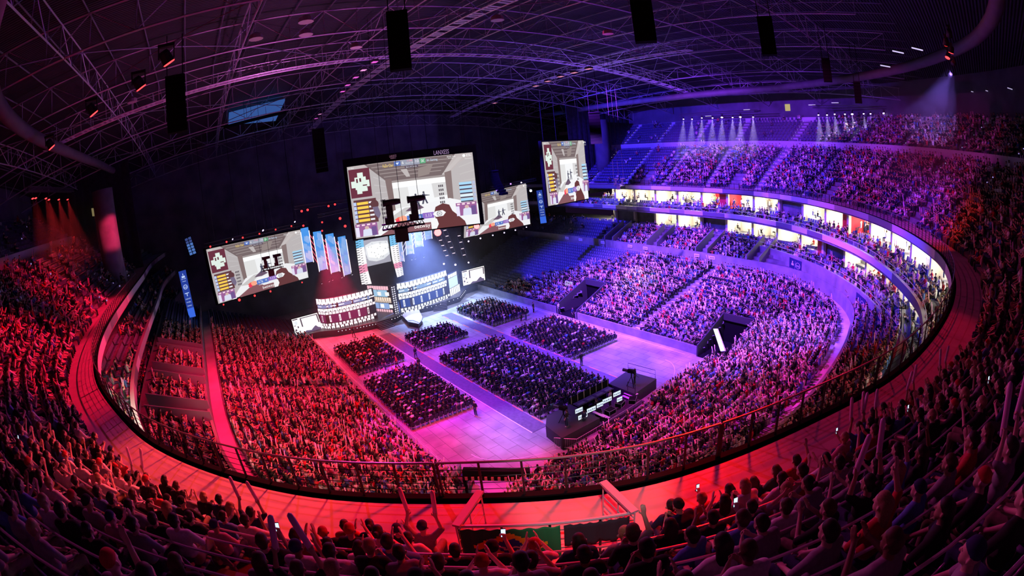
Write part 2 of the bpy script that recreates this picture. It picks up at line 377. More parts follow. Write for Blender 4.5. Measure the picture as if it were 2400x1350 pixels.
nrm = int((LS1 - LS0) / 5.2); rl0 = [LS0 + i * (LS1 - LS0) / nrm for i in range(nrm + 1)]
rr = random.Random(5); bw = MB(); pw = MB(); posts = MB(); lamps = []; bars = []
WNAME = ('lower', 'upper')
for lv, (zf, zc, of) in enumerate(((9.8, 12.95, 1.6), (14.0, 16.65, 2.0))):
    back = MB(); part = MB(); fur = MB()
    for i in range(nrm):
        a, b = rl0[i], rl0[i + 1]; dark = (lv == 0 and rr.random() < 0.28) or (lv == 1 and i in (nrm // 2 + 1,))
        red = (lv, i) in ((0, nrm // 2), (1, nrm // 2 - 1), (1, nrm // 2 + 4), (0, 6))
        back.cur = 2 if dark else 1 if red else 3 if rr.random() < 0.12 else 0
        curved_box(back, a, b, 6.2, 6.4, zf - 0.2, zc)
        if dark: curved_box(back, a + 0.05, b - 0.05, of + 0.4, of + 0.6, zf - 0.2, zc)
        part.cur = 1 if red else 0
        curved_box(part, a - 0.09, a + 0.09, of, 6.2, zf - 0.2, zc, 2)
        if red: curved_box(part, a + 0.1, a + 1.9, of + 0.2, of + 0.4, zf - 0.2, zc, 3)
        part.cur = 0
        curved_box(part, a - 0.22, a + 0.22, of - 0.35, of + 0.1, zf - 0.2, zc, 2)
        if not dark:
            lamps.append((lv, i, a, b, zc))
            fur.cur = 0
            if rr.random() < 0.8: bars.append((lv, i, a + 0.8 + rr.random(), zf))
            fur.cur = 1
            for q in range(rr.randint(0, 2)):
                c = a + 0.8 + 3.2 * rr.random(); curved_box(fur, c, c + 0.7, 6.14, 6.2, zf + 1.3, zf + 2.1, 2)
    struct(back, f'wall_suites_{WNAME[lv]}', [warm, redw, concd, grn], f'back walls of the {WNAME[lv]} suites')
    struct(part, f'wall_suite_partitions_{WNAME[lv]}', [mat('partition', (0.7, 0.64, 0.55), 0.7), redw], f'partitions and posts between the {WNAME[lv]} suites')
    struct(fur, f'trim_pictures_{WNAME[lv]}', [woodm, pict], f'pictures hung on the {WNAME[lv]} suite walls')
for lv, i, a, b, zc in lamps:
    m = MB(); curved_box(m, a + 1.2, b - 1.2, 3.2, 4.0, zc - 0.07, zc - 0.02, 3)
    tag(m.build('ceiling_light', lampm), f'warm ceiling light in the {ordn(i + 1)} {WNAME[lv]} suite counted from the rear', 'ceiling light', f'ceiling lights in the {WNAME[lv]} suites')
for lv, i, a, zf in bars:
    p, n = RING.at(a, 3.4); t = thing('bar_table', f'wooden bar table in the {ordn(i + 1)} {WNAME[lv]} suite counted from the rear', 'table', (p[0], p[1], zf), math.atan2(n[1], n[0]), 'bar tables in the suites')
    m = MB(); m.box((0, 0, 1.02), (0.6, 1.7, 0.06)); m.build('table_top', woodm, t)
    for sy in (-0.7, 0.7):
        m = MB(); m.box((0, sy, 0.5), (0.4, 0.06, 1.0)); m.build('leg', white, t)
# one lit suite on the left near the walkway
m = MB(); la, lb = RING.near((24, 37.8)), RING.near((31, 39.7))
curved_box(m, la, lb, 2.4, 2.6, 14, 16.7); struct(m, 'wall_suite_left', grn, 'pale wall of the lit suite under the left walkway')
m = MB(); curved_box(m, la + 1, lb - 1, 1.2, 1.9, 16.6, 16.66, 3); tag(m.build('ceiling_light', glow((0.95, 1.0, 0.72), 60.0)), 'greenish ceiling light of the lit suite under the left walkway', 'ceiling light')

# walls and drapes at the stage end
m = MB(); m.box((103, 0, 20), (0.4, 120, 42)); struct(m, 'wall_front', mat('far_wall', (0.10, 0.10, 0.14), 0.95, noise=0.4, scale=0.3), 'dark blue wall far behind the stage')
for nm, y0, x in (('left', 1, 84), ('right', -1, 79.5)):
    m = MB()
    for i in range(26):
        yy = y0 * (42.5 + i * 0.75); m.box((x + 0.15 * (i % 2), yy, 25), (0.3, 0.74, 20))
    struct(m, 'wall_drape_' + nm, drape, f'black drape closing the upper tier on the {nm} of the stage')
# pylons
for nm, p, rad, z0, z1, lb in (('left', (69.6, 44.6), 1.6, 17, 30, 'thick round column lit red at the end of the left stand'), ('right', (76.6, -49), 1.6, 18, 31, 'dark square-sided column at the end of the right stand')):
    m = MB(); m.lathe([(rad, z0), (rad, z1)], 20, Matrix.Translation((p[0], p[1], 0))); struct(m, 'wall_column_' + nm, conc if nm == 'left' else mat('dark_wall'), lb, True)
# ------------------------------------------------------------------ roof
def zroof(x, y): return 31.2 + 7.2 * (1 - ((x - 47) / 75.0) ** 2 - (y / 66.0) ** 2)
dk = bpy.data.materials.new('corrugated_deck'); dk.use_nodes = True; nt = dk.node_tree; bs = nt.nodes['Principled BSDF']
tc = nt.nodes.new('ShaderNodeTexCoord'); wv = nt.nodes.new('ShaderNodeTexWave'); bm_ = nt.nodes.new('ShaderNodeBump'); ns = nt.nodes.new('ShaderNodeTexNoise'); rp = nt.nodes.new('ShaderNodeValToRGB')
wv.bands_direction = 'X'; wv.inputs['Scale'].default_value = 0.9; nt.links.new(tc.outputs['Object'], wv.inputs['Vector'])
bm_.inputs['Strength'].default_value = 0.9; bm_.inputs['Distance'].default_value = 0.3; nt.links.new(wv.outputs['Fac'], bm_.inputs['Height']); nt.links.new(bm_.outputs[0], bs.inputs['Normal'])
ns.inputs['Scale'].default_value = 0.25; ns.inputs['Detail'].default_value = 5; nt.links.new(tc.outputs['Object'], ns.inputs['Vector']); nt.links.new(ns.outputs[0], rp.inputs[0])
rp.color_ramp.elements[0].color = (0.010, 0.010, 0.012, 1); rp.color_ramp.elements[1].color = (0.055, 0.05, 0.06, 1); nt.links.new(rp.outputs[0], bs.inputs['Base Color']); bs.inputs['Roughness'].default_value = 0.7
m = MB(); xs = np.linspace(-8, 106, 30); ys = np.linspace(-66, 66, 34)
m.add([(x, y, zroof(x, y) + 2.9) for x in xs for y in ys], [(i * 34 + j, i * 34 + j + 1, (i + 1) * 34 + j + 1, (i + 1) * 34 + j) for i in range(29) for j in range(33)])
struct(m, 'ceiling', dk, 'dark corrugated roof deck above the trusses')
tsm = mat('truss_paint', (0.50, 0.48, 0.54), 0.45, 0.3); psm = mat('purlin_paint', (0.16, 0.155, 0.19), 0.5, 0.3)
def roof_truss(axis, c, a, b, step, name, label, grp, dep=2.3, r=0.085):
    t = thing(name, label, 'truss', group=grp); n = int((b - a) / step); q = [a + (b - a) * i / n for i in range(n + 1)]
    pt = lambda s: (c, s) if axis == 'y' else (s, c)
    lo = [(*pt(s), zroof(*pt(s))) for s in q]; hi = [(*pt(s), zroof(*pt(s)) + dep) for s in q]
    m = MB(); m.tube(hi, r * 0.9, 4); m.build('top_chord', tsm, t)
    m = MB(); m.tube(lo, r, 4); m.build('bottom_chord', tsm, t)
    m = MB()
    for i in range(n):
        m.tube([lo[i], hi[i]], r * 0.45, 4, False); m.tube([lo[i], hi[i + 1]] if i % 2 else [hi[i], lo[i + 1]], r * 0.5, 4, False)
    m.build('web', tsm, t)
for i, x in enumerate(range(18, 104, 12)):
    roof_truss('y', x, -62, 62, 3.1, 'roof_truss', f'{ordn(i + 1)} wide arched roof truss from the near end, crossing the hall', 'arched trusses across the roof')
for i, y in enumerate(range(-52, 56, 13)):
    roof_truss('x', y, 10, 102, 3.1, 'roof_truss', f'{ordn(i + 1)} long roof truss from the right wall, running towards the stage', 'long trusses along the roof', 1.9, 0.07)
t = thing('roof_purlins', 'thin steel purlins and wind bracing under the dark roof deck', 'purlin')
m = MB()
for y in np.arange(-60, 61, 3.25): m.tube([(x, y, zroof(x, y) + 2.6) for x in np.linspace(8, 102, 14)], 0.07, 4)
m.build('purlin', psm, t); m = MB()
for i in range(7):
    for j in range(8):
        x, y = 18 + 12 * i, -52 + 13 * j
        if (i + j) % 2: m.tube([(x, y, zroof(x, y) + 0.2), (x + 12, y + 13, zroof(x + 12, y + 13) + 0.2)], 0.05, 4); m.tube([(x + 12, y, zroof(x + 12, y) + 0.2), (x, y + 13, zroof(x, y + 13) + 0.2)], 0.05, 4)
m.build('brace', psm, t)
# ring beam above the terraces
m = MB(); l = np.linspace(0, RING.L, 90); p = RING.at(l, 4.0)[0]; m.tube([(x, y, 33.6) for x, y in p], 0.55, 10)
tag(m.build('ring_duct', mat('duct_paint', (0.11, 0.105, 0.115), 0.6, noise=0.2, scale=0.6), None, True), 'thick pale round duct curving below the edge of the roof', 'duct')
# catwalks with open gratings
def catwalk(axis, c, a, b, label):
    t = thing('catwalk', label, 'catwalk'); pt = lambda s, o: (c + o, s) if axis == 'y' else (s, c + o); z = lambda s: zroof(*pt(s, 0)) - 0.7
    m = MB(); s = a; k = 0
    while s < b:
        for j in range(3):
            u = s + j * 0.55; m.beam((*pt(u, -0.55), z(u)), (*pt(u, 0.55), z(u)), 0.3, 0.05)
        s += 2.3; k += 1
    for o in (-0.6, 0.6): m.tube([(*pt(u, o), z(u)) for u in np.linspace(a, b, 24)], 0.07, 4)
    m.build('grating', lsteel, t); m = MB()
    for o in (-0.6, 0.6):
        m.tube([(*pt(u, o), z(u) + 1.0) for u in np.linspace(a, b, 24)], 0.035, 4)
        for u in np.arange(a, b, 2.3): m.tube([(*pt(u, o), z(u)), (*pt(u, o), z(u) + 1.0)], 0.03, 4, False)
    m.build('handrail', lsteel, t)
catwalk('y', 51, -46, 46, 'long catwalk crossing the hall under the arched roof')
catwalk('x', 7.5, 30, 96, 'catwalk running towards the stage under the ridge of the roof')
catwalk('x', -22, 34, 92, 'catwalk running towards the stage over the right stand')
# floodlights along the catwalks
def floodlight(p, col, s, label, grp, sz=0.8):
    t = thing('floodlight', label, 'floodlight', p, 0, grp); m = MB(); m.box((0, 0, 0.16), (sz, sz * 0.8, 0.26)); m.build('housing', dsteel, t)
    m = MB(); m.box((0, 0, 0.015), (sz * 0.92, sz * 0.72, 0.03)); m.build('lens', glow(col, s), t)  # face glows in place of the pink light the lamp box reflects
    m = MB(); m.tube([(0, -sz * 0.45, 0.15), (0, -sz * 0.45, 0.65), (0, sz * 0.45, 0.65), (0, sz * 0.45, 0.15)], 0.03, 5); m.build('bracket', dsteel, t)
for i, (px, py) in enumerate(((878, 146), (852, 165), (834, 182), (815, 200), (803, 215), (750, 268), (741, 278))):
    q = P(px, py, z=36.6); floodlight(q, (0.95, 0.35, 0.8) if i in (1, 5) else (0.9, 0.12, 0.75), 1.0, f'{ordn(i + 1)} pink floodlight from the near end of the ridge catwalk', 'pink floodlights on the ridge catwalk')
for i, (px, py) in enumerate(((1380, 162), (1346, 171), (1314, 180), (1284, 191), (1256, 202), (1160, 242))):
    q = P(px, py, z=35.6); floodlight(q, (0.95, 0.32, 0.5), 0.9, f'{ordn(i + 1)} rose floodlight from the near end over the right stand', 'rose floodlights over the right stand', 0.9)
for i, (px, py) in enumerate(((717, 52), (717, 82), (600, 92), (1425, 80), (1166, 48), (835, 112), (310, 240))):
    q = P(px, py, z=35.0); m = MB(); m.lathe([(0.1, 0.5), (0.45, 0.3), (0.5, 0)], 12); o = m.build('bell_lamp', mat('bell_lamp', (0.6, 0.45, 0.5), 0.4, 0.3)); o.location = q
    tag(o, f'unlit round bell lamp under the roof, {ordn(i + 1)} of the scattered ones', 'lamp', 'unlit bell lamps under the roof')
# daylight hatches, lit rooms above the stands
def hatch(corners, z, n, col, s, lb):
    m = MB(); q = [P(*c, z=z) for c in corners]; m.add([tuple(p) for p in q] + [tuple(p + Vector((0, 0, 0.3))) for p in q], [(0, 1, 2, 3), (4, 7, 6, 5), (0, 4, 5, 1), (1, 5, 6, 2), (2, 6, 7, 3), (3, 7, 4, 0)])
    o = m.build(f'window_{n}', glow(col, s)); o['kind'] = 'structure'; o['label'] = lb
hatch(((537, 268), (668, 236), (638, 300), (533, 345)), 37.8, 1, (0.06, 0.16, 0.55), 0.55, 'dim blue daylight hatch in the dark roof')
hatch(((352, 366), (430, 340), (418, 352), (376, 366)), 37.4, 2, (0.07, 0.18, 0.60), 0.5, 'small blue daylight hatch low in the roof on the left')
for i, ((x0, y0), (x1, y1)) in enumerate((((520, 300), (670, 262)), ((520, 322), (655, 288)), ((520, 345), (650, 312)))):
    m = MB(); m.beam(P(x0, y0, z=37.3), P(x1, y1, z=37.3), 0.5, 0.5); tag(m.build('roof_beam', black), f'{ordn(i + 1)} dark beam from the top across the blue daylight hatch', 'beam', 'beams across the blue daylight hatch')
def wallwin(px, py, y, wd, ht, n, lb, col=(0.62, 0.50, 0.22), s=0.8):
    q = P(px, py, y=y) if n < 5 else P(px, py, x=82); m = MB(); m.box(q, (wd, 0.1, ht)); o = m.build(f'window_{n}', glow(col, s)); o['kind'] = 'structure'; o['label'] = lb
wallwin(1846, 252, -61, 1.1, 1.3, 3, 'small yellow lit window high above the right stand')
wallwin(1872, 230, -61.5, 5.2, 0.8, 4, 'low wide yellow lit opening high above the right stand', s=0.5)
wallwin(222, 497, 60, 4.2, 1.2, 5, 'yellow lit opening high above the left stand', s=0.35)
# tube lamps on the right wall
TL = [P(px, py, y=-57.5) for px, py in ((1660, 272), (1750, 257), (1903, 246), (1957, 241), (2037, 237), (2088, 232), (2140, 228), (1877, 186))] + [P(px, py, z=33.2) for px, py in ((2075, 155), (2105, 122), (2150, 115), (2283, 216), (2317, 214), (2368, 208))]
for i, q in enumerate(TL):
    t = thing('tube_lamp', f'{ordn(i + 1)} pale tube lamp counted from the stage end, above the right stand', 'lamp', q, 0 if i < 8 else 0.9, 'tube lamps above the right stand')
    m = MB(); m.box((0, 0, 0.1), (1.5, 0.14, 0.1)); m.build('housing', dsteel, t); m = MB(); m.tube([(-0.7, 0, 0), (0.7, 0, 0)], 0.06, 6); m.build('tube', glow((0.70, 0.58, 1.0), 1.0 if i < 11 else 0.6), t)
    for s in (-0.5, 0.5): m = MB(); m.tube([(s, 0, 0.1), (s, 0, max(0.5, zroof(q.x, q.y) - q.z))], 0.02, 4); m.build('rod', dsteel, t)

# ------------------------------------------------------------------ loudspeaker arrays
def line_array(px, y0, y1, label, n=8, z=None, x=None, wd=1.2, curve=0.0, rz=0.0):
    top = P(px, y0, z=z, x=x); q = pdir(px, y1); h = math.hypot(top.x - EYE.x, top.y - EYE.y); zb_ = EYE.z + h * q.z / math.hypot(q.x, q.y)
    H = max(1.0, top.z - zb_); t = thing('speaker_array', label, 'loudspeaker', (top.x, top.y, zb_), math.atan2(EYE.y - top.y, EYE.x - top.x) + rz, 'hanging speaker arrays')
    m = MB(); m.box((0, 0, H + 0.12), (0.9, wd, 0.14)); m.build('frame', black, t)
    for s in (-0.4, 0.4): m = MB(); m.tube([(0, s * wd, H + 0.15), (0, s * wd, min(H + 6.0, 36 - zb_))], 0.03, 4); m.build('cable', black, t)
    hh = H / n
    for i in range(n):
        u = (i + 0.5) / n; dx = curve * (1 - u) ** 2
        b = MB(); b.box((dx, 0, u * H), (0.75, wd, hh * 0.93)); b.build('cabinet', mat('speaker_black', (0.006, 0.006, 0.007), 0.9, spec=0.02), t)
line_array(930, 36, 166, 'long black speaker array hanging nearest the top centre', 9, z=34.2, wd=1.25)
line_array(1502, 8, 100, 'black speaker array hanging at the top, right of the ridge', 8, z=33.5, wd=1.25)
line_array(1792, 48, 130, 'black speaker array hanging high over the right rear stand', 7, z=33, wd=1.0)
line_array(410, 186, 312, 'black speaker array hanging over the left stand by the red lamps', 9, z=33.0, wd=1.3)
line_array(745, 305, 406, 'black speaker array hanging between the ridge and the left screen', 9, z=31.5, wd=1.6)
line_array(1935, 142, 192, 'small black speaker array below the duct on the right', 6, z=32.5, wd=0.8)
line_array(2008, 196, 242, 'small black speaker array farthest to the right', 6, z=31.5, wd=0.8)
line_array(1392, 266, 338, 'curved black speaker array beside the tall right screen', 10, z=29.6, wd=1.5, curve=1.6)
line_array(1157, 402, 458, 'curved black speaker array between the main and the right screen', 9, x=66, wd=1.3, curve=1.8, rz=0.8)

# ------------------------------------------------------------------ moving lights
hsg = mat('lamp_housing', (0.02, 0.02, 0.022), 0.5)
def lamp(p, aim, col, s, size, label, grp, cat='spotlight', power=0, deg=12, lensr=1.0):
    t = thing('moving_light', label, cat, p, 0, grp); d = (Vector(aim) - Vector(p)).normalized(); Q = d.to_track_quat('Z', 'Y').to_matrix().to_4x4()
    m = MB(); m.lathe([(0.30 * size, -0.55 * size), (0.42 * size, -0.3 * size), (0.45 * size, 0.3 * size), (0.5 * size, 0.42 * size)], 10, Q); hd = m.build('head', hsg, t)
    m = MB(); m.lathe([(0.46 * size * lensr, 0.43 * size), (0.40 * size * lensr, 0.5 * size)], 10, Q); m.build('lens', glow(col, s), hd)
    m = MB()
    for sg in (-1, 1): m.box((0, 0.56 * size * sg, 0.35 * size), (0.16 * size, 0.1 * size, 0.9 * size))
    m.box((0, 0, 0.85 * size), (0.5 * size, 1.25 * size, 0.22 * size)); m.build('yoke', hsg, t)
    if power: spot(Vector(p) + d * 0.6 * size, aim, col, power, deg, 0.4, 0.1)
    return t
RG = (1.0, 0.03, 0.035)
for i, (px, py) in enumerate(((390, 135), (325, 195), (215, 257), (117, 338))):
    q = P(px, py, z=32.4); lamp(q, (q.x + 6, q.y - 12, 8), RG, 5, 0.72, f'{ordn(i + 1)} glowing red lamp from the top of the left roof edge', 'red lamps along the left roof edge')
for i, (px, py) in enumerate(((76, 462), (83, 461), (107, 462), (114, 465), (137, 465), (158, 465))):
    q = P(px, py, y=52); lamp(q, (q.x - 4, q.y - 3, 16), RG, 4, 0.42, f'{ordn(i + 1)} red lamp from the left on the truss over the left stand', 'red lamps over the left stand', power=5 * K, deg=30)
for i, (px, py) in enumerate(((2225, 78), (2217, 98), (2230, 117), (2222, 130))):
    q = P(px, py, z=31.6); lamp(q, (4 + i, -20 + 6 * i, 18), RG, 5, 0.45, f'{ordn(i + 1)} red lamp from the top under the duct on the right', 'red lamps under the right duct', power=6 * K, deg=26)
for i, (px, py) in enumerate(((2235, 147), (2228, 175))):
    q = P(px, py, z=31.0); lamp(q, P(2183 - 22 * i, 300, y=-49), (0.30, 0.16, 1.0), 6, 0.42, f'violet lamp below the four red ones on the right, the {("upper", "lower")[i]} of two', 'violet lamps under the right duct', power=(70 * K, 40 * K)[i], deg=13)
UPL = ((1602, 278), (1622, 278), (1645, 275), (1670, 275), (1692, 273), (1717, 274), (1735, 272), (1765, 273), (1918, 268), (1938, 268), (1956, 266), (1980, 266), (1997, 265), (2024, 265), (2040, 265), (2071, 263))
for i, (px, py) in enumerate(UPL):
    q = P(px, py, y=-54); lamp(q, (q.x - 1.5, -50, 22), (0.62, 0.46, 1.0), 9, 0.34 if i not in (4, 6, 12, 15) else 0.5, f'{ordn(i + 1)} violet white lamp from the stage in the row above the right stand', 'lamps in a row above the right stand', power=13 * K, deg=22)
m = MB()
for a, b in ((0, 7), (8, 15)):
    p, q = P(*UPL[a], y=-54), P(*UPL[b], y=-54); z = max(p.z, q.z) + 0.55
    t = thing('lighting_truss', f'straight lighting truss above the right stand, the {"one nearer the stage" if a == 0 else "one farther from the stage"}', 'truss', group='trusses above the right stand'); m = MB()
    for dy in (-0.2, 0.2):
        for dz in (0, 0.4): m.tube([(p.x + 1, -54 + dy, z + dz), (q.x - 1, -54 + dy, z + dz)], 0.05, 4)
    m.build('chord', dsteel, t); m = MB(); x = q.x - 1
    while x < p.x + 0.5: m.tube([(x, -54.2, z), (x + 0.5, -54.2, z + 0.4), (x + 1, -54.2, z)], 0.025, 4); x += 1
    m.build('web', dsteel, t)
# ------------------------------------------------------------------ lettering
TXT = {}
def text_shape(s):
    """vertices (width scaled to 1 x height 1) and faces of a flat piece of lettering"""
    if s in TXT: return TXT[s]
    cu = bpy.data.curves.new('lettering', 'FONT'); cu.body = s; cu.resolution_u = 2; o = bpy.data.objects.new('lettering', cu); COL.objects.link(o)
    dg = bpy.context.evaluated_depsgraph_get(); me = bpy.data.meshes.new_from_object(o.evaluated_get(dg))
    v = np.array([x.co[:2] for x in me.vertices]); f = [tuple(p.vertices) for p in me.polygons]
    lo, hi = v.min(0), v.max(0); asp = (hi[0] - lo[0]) / (hi[1] - lo[1]); v = (v - lo) / (hi - lo)
    bpy.data.objects.remove(o); bpy.data.meshes.remove(me); bpy.data.curves.remove(cu)
    TXT[s] = (v, f, asp); return TXT[s]
class Panel:
    """a flat lit panel spanned by four corners; shapes are laid on it in u, v from its top left"""
    def __init__(s, tl, tr, br, bl):
        s.c = [Vector(p) for p in (tl, tr, br, bl)]; a, b = s.c[1] - s.c[0], s.c[3] - s.c[0]; s.n = a.cross(b).normalized()
        if s.n.dot(EYE - s.c[0]) < 0: s.n = -s.n
        s.w, s.h = a.length, b.length; s.mb = MB(); s.mats = []; s.lay = 0
    def pt(s, u, v, off=0.0):
        t = s.c[0].lerp(s.c[1], u); b = s.c[3].lerp(s.c[2], u); return t.lerp(b, v) + s.n * off
    def mi(s, m):
        if m not in s.mats: s.mats.append(m)
        return s.mats.index(m)
    def poly(s, pts, col, st=1.0, lay=None):
        s.mb.cur = s.mi(glow(col, st)); s.lay += 1; o = 0.02 + 0.004 * (s.lay if lay is None else lay)
        s.mb.add([s.pt(u, v, o) for u, v in pts], [tuple(range(len(pts)))])
    def rect(s, u0, v0, u1, v1, col, st=1.0): s.poly(((u0, v0), (u1, v0), (u1, v1), (u0, v1)), col, st)
    def text(s, t, u0, v0, u1, v1, col, st=1.0):
        v, f, asp = text_shape(t); s.mb.cur = s.mi(glow(col, st)); s.lay += 1; o = 0.02 + 0.004 * s.lay
        s.mb.add([s.pt(u0 + (u1 - u0) * x, v1 + (v0 - v1) * y, o) for x, y in v], f)
    def disc(s, u, v, ru, rv, col, st=1.0, n=14): s.poly([(u + ru * math.cos(2 * PI * k / n), v + rv * math.sin(2 * PI * k / n)) for k in range(n)], col, st)
    def casing(s, d=0.5, e=0.02):
        m = MB(); fr = [s.pt(-e, -e), s.pt(1 + e, -e), s.pt(1 + e, 1 + e), s.pt(-e, 1 + e)]; bk = [p - s.n * d for p in fr]
        m.add([tuple(p) for p in fr + bk], [(0, 1, 2, 3), (7, 6, 5, 4), (0, 4, 5, 1), (1, 5, 6, 2), (2, 6, 7, 3), (3, 7, 4, 0)]); return m
    def done(s, parent, name='display'): return s.mb.build(name, s.mats, parent)

def game_picture(p, full=True, g=1.0):
    r, t, q = p.rect, p.text, p.poly; r(0, 0, 1, 1, (0.56, 0.50, 0.50), g)
    q(((0.14, 0), (0.86, 0), (0.74, 0.27), (0.30, 0.27)), (0.20, 0.15, 0.155), g)                      # roof of the alley
    for k in range(5): q(((0.16 + 0.03 * k, 0.05 * k), (0.84 - 0.025 * k, 0.05 * k), (0.835 - 0.025 * k, 0.05 * k + 0.012), (0.165 + 0.03 * k, 0.05 * k + 0.012)), (0.36, 0.30, 0.30), g)
    q(((0.42, 0.13), (0.47, 0.13), (0.49, 0.24), (0.46, 0.24)), (0.55, 0.5, 0.5), g); q(((0.56, 0.14), (0.68, 0.10), (0.64, 0.24), (0.55, 0.26)), (0.32, 0.26, 0.25), g); q(((0.88, 0.04), (0.92, 0.05), (0.77, 0.27), (0.74, 0.26)), (0.60, 0.55, 0.55), g)
    q(((0, 0.03), (0.2, 0.10), (0.30, 0.27), (0.33, 0.72), (0.2, 0.88), (0, 1)), (0.52, 0.48, 0.49), g)
    for k in range(6): q(((0.20, 0.18 + 0.11 * k), (0.30, 0.27 + 0.07 * k), (0.30, 0.277 + 0.07 * k), (0.20, 0.192 + 0.11 * k)), (0.60, 0.57, 0.58), g)
    q(((1, 0.05), (0.88, 0.12), (0.80, 0.27), (0.79, 0.7), (0.9, 0.8), (1, 0.95)), (0.54, 0.50, 0.51), g)
    for k in range(6): q(((0.88, 0.18 + 0.1 * k), (1, 0.12 + 0.12 * k), (1, 0.135 + 0.12 * k), (0.88, 0.192 + 0.1 * k)), (0.58, 0.55, 0.55), g)
    q(((0.33, 0.28), (0.77, 0.28), (0.77, 0.66), (0.33, 0.70)), (0.94, 0.95, 0.97), g)
    q(((0.33, 0.27), (0.77, 0.27), (0.77, 0.30), (0.33, 0.30)), (0.38, 0.33, 0.33), g); q(((0.34, 0.30), (0.765, 0.30), (0.765, 0.37), (0.34, 0.37)), (1, 1, 1), 1.15 * g)
    q(((0.34, 0.38), (0.46, 0.38), (0.47, 0.64), (0.34, 0.66)), (0.80, 0.80, 0.80), g); q(((0.65, 0.37), (0.765, 0.37), (0.765, 0.55), (0.66, 0.57)), (0.72, 0.71, 0.72), g)
    q(((0.29, 0.24), (0.34, 0.24), (0.345, 0.68), (0.305, 0.70)), (0.24, 0.17, 0.17), g); q(((0.76, 0.24), (0.815, 0.22), (0.81, 0.62), (0.765, 0.60)), (0.26, 0.19, 0.19), g)
    q(((0.33, 0.68), (0.78, 0.60), (1, 0.72), (1, 1), (0.15, 1), (0.25, 0.82)), (0.92, 0.92, 0.95), g); q(((0.26, 0.80), (0.42, 0.66), (0.50, 0.66), (0.36, 0.82)), (0.62, 0.60, 0.60), g)
    q(((0.42, 0.71), (0.50, 0.62), (0.53, 0.63), (0.57, 0.69), (0.50, 0.72)), (0.16, 0.10, 0.16), g)
    for u, v in ((0.50, 0.52), (0.565, 0.50)):                                                            # two small figures of soldiers
        q(((u, v), (u + 0.022, v - 0.005), (u + 0.028, v + 0.07), (u + 0.005, v + 0.075)), (0.08, 0.08, 0.14), g); p.disc(u + 0.014, v - 0.02, 0.008, 0.016, (0.08, 0.08, 0.12), g)
        q(((u + 0.004, v + 0.07), (u + 0.018, v + 0.07), (u + 0.006, v + 0.14), (u - 0.008, v + 0.14)), (0.07, 0.07, 0.12), g); q(((u + 0.014, v + 0.07), (u + 0.028, v + 0.07), (u + 0.042, v + 0.135), (u + 0.030, v + 0.14)), (0.07, 0.07, 0.12), g)
        q(((u + 0.022, v + 0.01), (u + 0.06, v + 0.022), (u + 0.06, v + 0.03), (u + 0.022, v + 0.03)), (0.1, 0.1, 0.14), g)
    q(((0.62, 1), (0.66, 0.90), (0.64, 0.80), (0.66, 0.70), (0.72, 0.66), (0.77, 0.69), (0.79, 0.78), (0.82, 0.83), (0.88, 0.94), (0.89, 1)), (0.15, 0.045, 0.05), g)
    q(((0.2, 1), (0.36, 0.86), (0.46, 0.84), (0.50, 0.90), (0.62, 0.90), (0.62, 1)), (0.26, 0.11, 0.13), g); q(((0.61, 0.88), (0.66, 0.86), (0.67, 0.94), (0.65, 1), (0.61, 1)), (0.95, 0.94, 0.96), g)
    # map in the corner
    r(0.008, 0.045, 0.175, 0.44, (0.16, 0.035, 0.06), g)
    for a in ((0.075, 0.10, 0.12, 0.36), (0.05, 0.16, 0.14, 0.33), (0.02, 0.21, 0.165, 0.30), (0.06, 0.33, 0.10, 0.39), (0.11, 0.31, 0.145, 0.36)): r(*a, (0.80, 0.92, 0.84), g)
    for a in ((0.062, 0.18, 0.075, 0.235), (0.088, 0.175, 0.102, 0.225), (0.11, 0.27, 0.145, 0.285)): r(*a, (0.13, 0.03, 0.05), g)
    t('CT West', 0.012, 0.015, 0.055, 0.035, (1, 1, 1), g)
    # team bars
    r(0.02, 0.47, 0.20, 0.80, (0.14, 0.05, 0.06), g)
    for k in range(5):
        v = 0.505 + 0.058 * k; r(0.045, v, 0.135, v + 0.036, (1.0, 0.66, 0.10), g); r(0.018, v - 0.005, 0.04, v + 0.042, (0.55, 0.65, 0.95), g); r(0.14, v + 0.004, 0.175, v + 0.028, (0.9, 0.9, 0.95), g)
        for j in range(3): r(0.235 + 0.014 * j, v + 0.002, 0.245 + 0.014 * j, v + 0.034, (0.12, 0.10, 0.12), g)
        v = 0.40 + 0.056 * k; r(0.865, v, 0.965, v + 0.034, (0.42, 0.72, 0.96) if k != 3 else (0.75, 0.9, 1.0), g); r(0.865, v + 0.034, 0.965, v + 0.05, (0.06, 0.05, 0.10), g); r(0.970, v - 0.004, 0.992, v + 0.042, (0.5, 0.55, 0.75), g)
        for j in range(3): r(0.70 + 0.014 * j, v + 0.002, 0.71 + 0.014 * j, v + 0.034, (0.12, 0.10, 0.12), g)
    p.disc(0.185, 0.555, 0.033, 0.062, (0.13, 0.05, 0.06), g); q(((0.165, 0.59), (0.21, 0.59), (0.225, 0.70), (0.205, 0.76), (0.18, 0.70)), (0.20, 0.16, 0.26), g)
    # camera pictures of the players
    for u0, v0, u1, v1 in ((0.01, 0.80, 0.185, 0.975), (0.82, 0.68, 0.985, 0.86)):
        r(u0, v0, u1, v1, (0.36, 0.13, 0.34), g); du, dv = u1 - u0, v1 - v0
        for k in range(4): r(u0 + du * (0.06 + 0.24 * k), v0 + dv * 0.05, u0 + du * (0.20 + 0.24 * k), v0 + dv * 0.17, (1, 0.75, 0.86), g)
        q(((u0 + du * 0.3, v1), (u0 + du * 0.34, v0 + dv * 0.5), (u0 + du * 0.55, v0 + dv * 0.35), (u0 + du * 0.72, v0 + dv * 0.5), (u0 + du * 0.8, v1)), (0.75, 0.78, 0.95), g)
